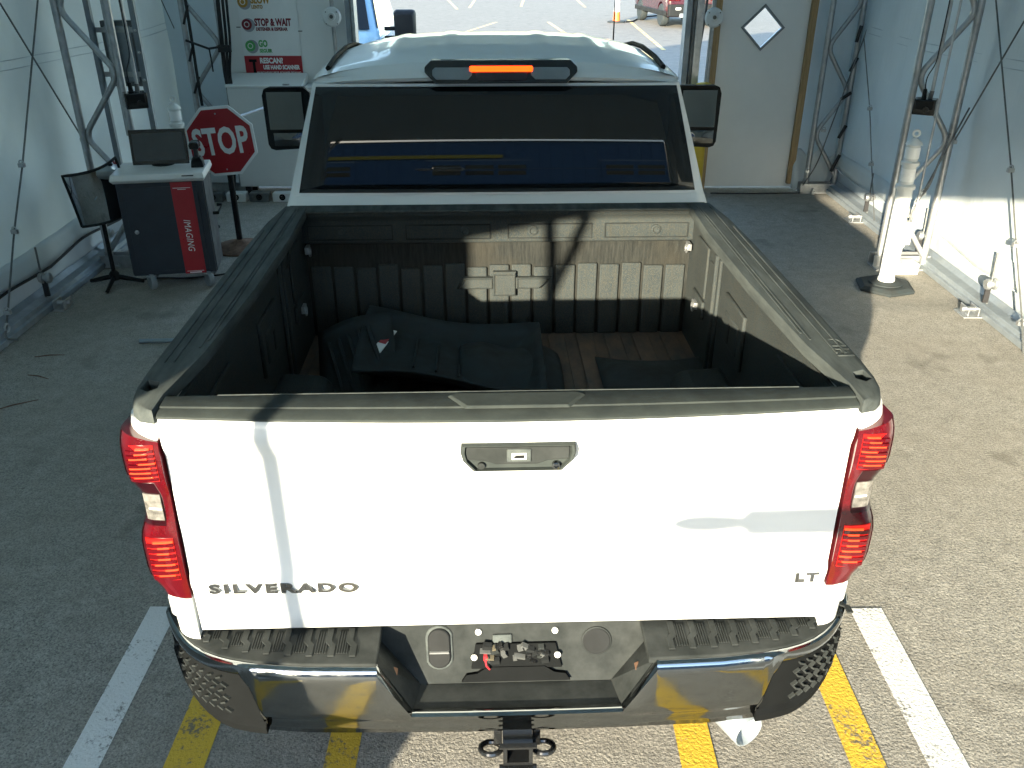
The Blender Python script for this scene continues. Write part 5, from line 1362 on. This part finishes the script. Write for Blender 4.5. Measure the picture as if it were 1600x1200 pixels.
MB().span((-0.55, -0.115, 0.33), (0.55, 0.02, 0.46)).build('skid_plate', 'cart_grey', suv, bevel=0.02)
MB().span((-0.50, -0.012, 1.02), (0.80, 0.03, 1.07)).build('white_trim', 'sign_white', suv, bevel=0.008)
MB().torus((-0.55, -0.02, 1.04), (0, 1, 0), 0.055, 0.016, 20, 8).build('round_badge', 'sign_white', suv)
MB().span((-0.70, -0.106, 0.57), (-0.52, -0.099, 0.64)).build('reflector', 'cabinet_grey', suv, bevel=0.004)
MB().span((-0.16, -0.018, 0.84), (0.16, 0.0, 0.96)).build('number_plate', 'cabinet_grey', suv, smooth=0)
for x in (-0.82, 0.82):
    wheel(suv, x, 0.85, 0.365, 0.24); wheel(suv, x, 3.5, 0.365, 0.24)
# channelizer cone, hose on the lot
p = G(963, 35)
cn = thing('channelizer_cone', 'orange and white channelizer cone standing on the sunlit lot', 'cone', (p.x, p.y, 0), 0)
MB().lathe([(0.13, 0.05), (0.11, 0.36)], seg=20).build('orange_band', 'orange_plastic', cn)
MB().lathe([(0.109, 0.36), (0.09, 0.80)], seg=20).build('white_band', 'reflective_white', cn)
MB().lathe([(0.089, 0.80), (0.07, 1.02), (0.04, 1.08)], seg=20).build('orange_band', 'orange_plastic', cn)
MB().loft([[(r * math.cos(R(45 * k)), r * math.sin(R(45 * k)), z) for k in range(8)] for r, z in ((0.33, 0), (0.33, 0.04), (0.28, 0.055))]).build('rubber_base', 'rubber', cn, smooth=0)
t = thing('ground_hose', 'thin dark hose running across the lot to the parked SUV', 'hose', (p.x, p.y, 0), 0)
q = G(1014, 26) - p
MB().tube(arc([(0.35, 0.0, 0.02), (0.6, 0.1, 0.02), (0.9, 1.2, 0.02), (1.15, 2.2, 0.02), (q.x + 0.4, q.y + 0.3, 0.02)], 0.4, 4), 0.03, 6).build('hose', 'dark_plastic', t)
# blue workshop building behind the camera, seen mirrored in the rear window
bl = thing('workshop_building', 'long blue metal workshop with bay doors mirrored in the pickup rear window', 'building', (0, -45, 0), R(0))
bl.scale = (1.7, 1.7, 1.7)
MB().span((-24, -10, 0), (24, 0, 6.1)).build('wall', 'building_blue', bl, smooth=0)
MB().prism([(-24.4, 0.4, 6.1), (-24.4, -10.4, 6.1), (-24.4, -5, 6.9)], (48.8, 0, 0)).build('roof', 'roof_grey', bl, smooth=0)
mb = MB()
for k in range(96): mb.span((-23.9 + k * 0.5, 0.0, 0.1), (-23.86 + k * 0.5, 0.03, 6.05))
mb.build('wall_ribs', 'building_blue', bl, smooth=0, kind='stuff')
MB().span((-7, 0.05, 3.75), (1.5, 0.35, 4.2)).build('yellow_beam', 'yellow_plastic', bl, smooth=0)
for xc in (-14, -7, 0.5, 8, 15):
    d = MB().span((xc - 2.2, 0.035, 0), (xc + 2.2, 0.08, 3.4)).build('bay_door', 'building_blue', bl, smooth=0)
    for i in range(3):
        for j in range(2):
            MB().span((xc - 2.0 + i * 1.4, 0.082, 1.4 + j * 0.8), (xc - 0.8 + i * 1.4, 0.10, 2.0 + j * 0.8)).build('pane', 'tinted_glass', d, smooth=0)
    MB().span((xc - 2.3, 0.03, 3.4), (xc + 2.3, 0.10, 3.5)).build('door_trim', 'building_trim', bl, smooth=0)
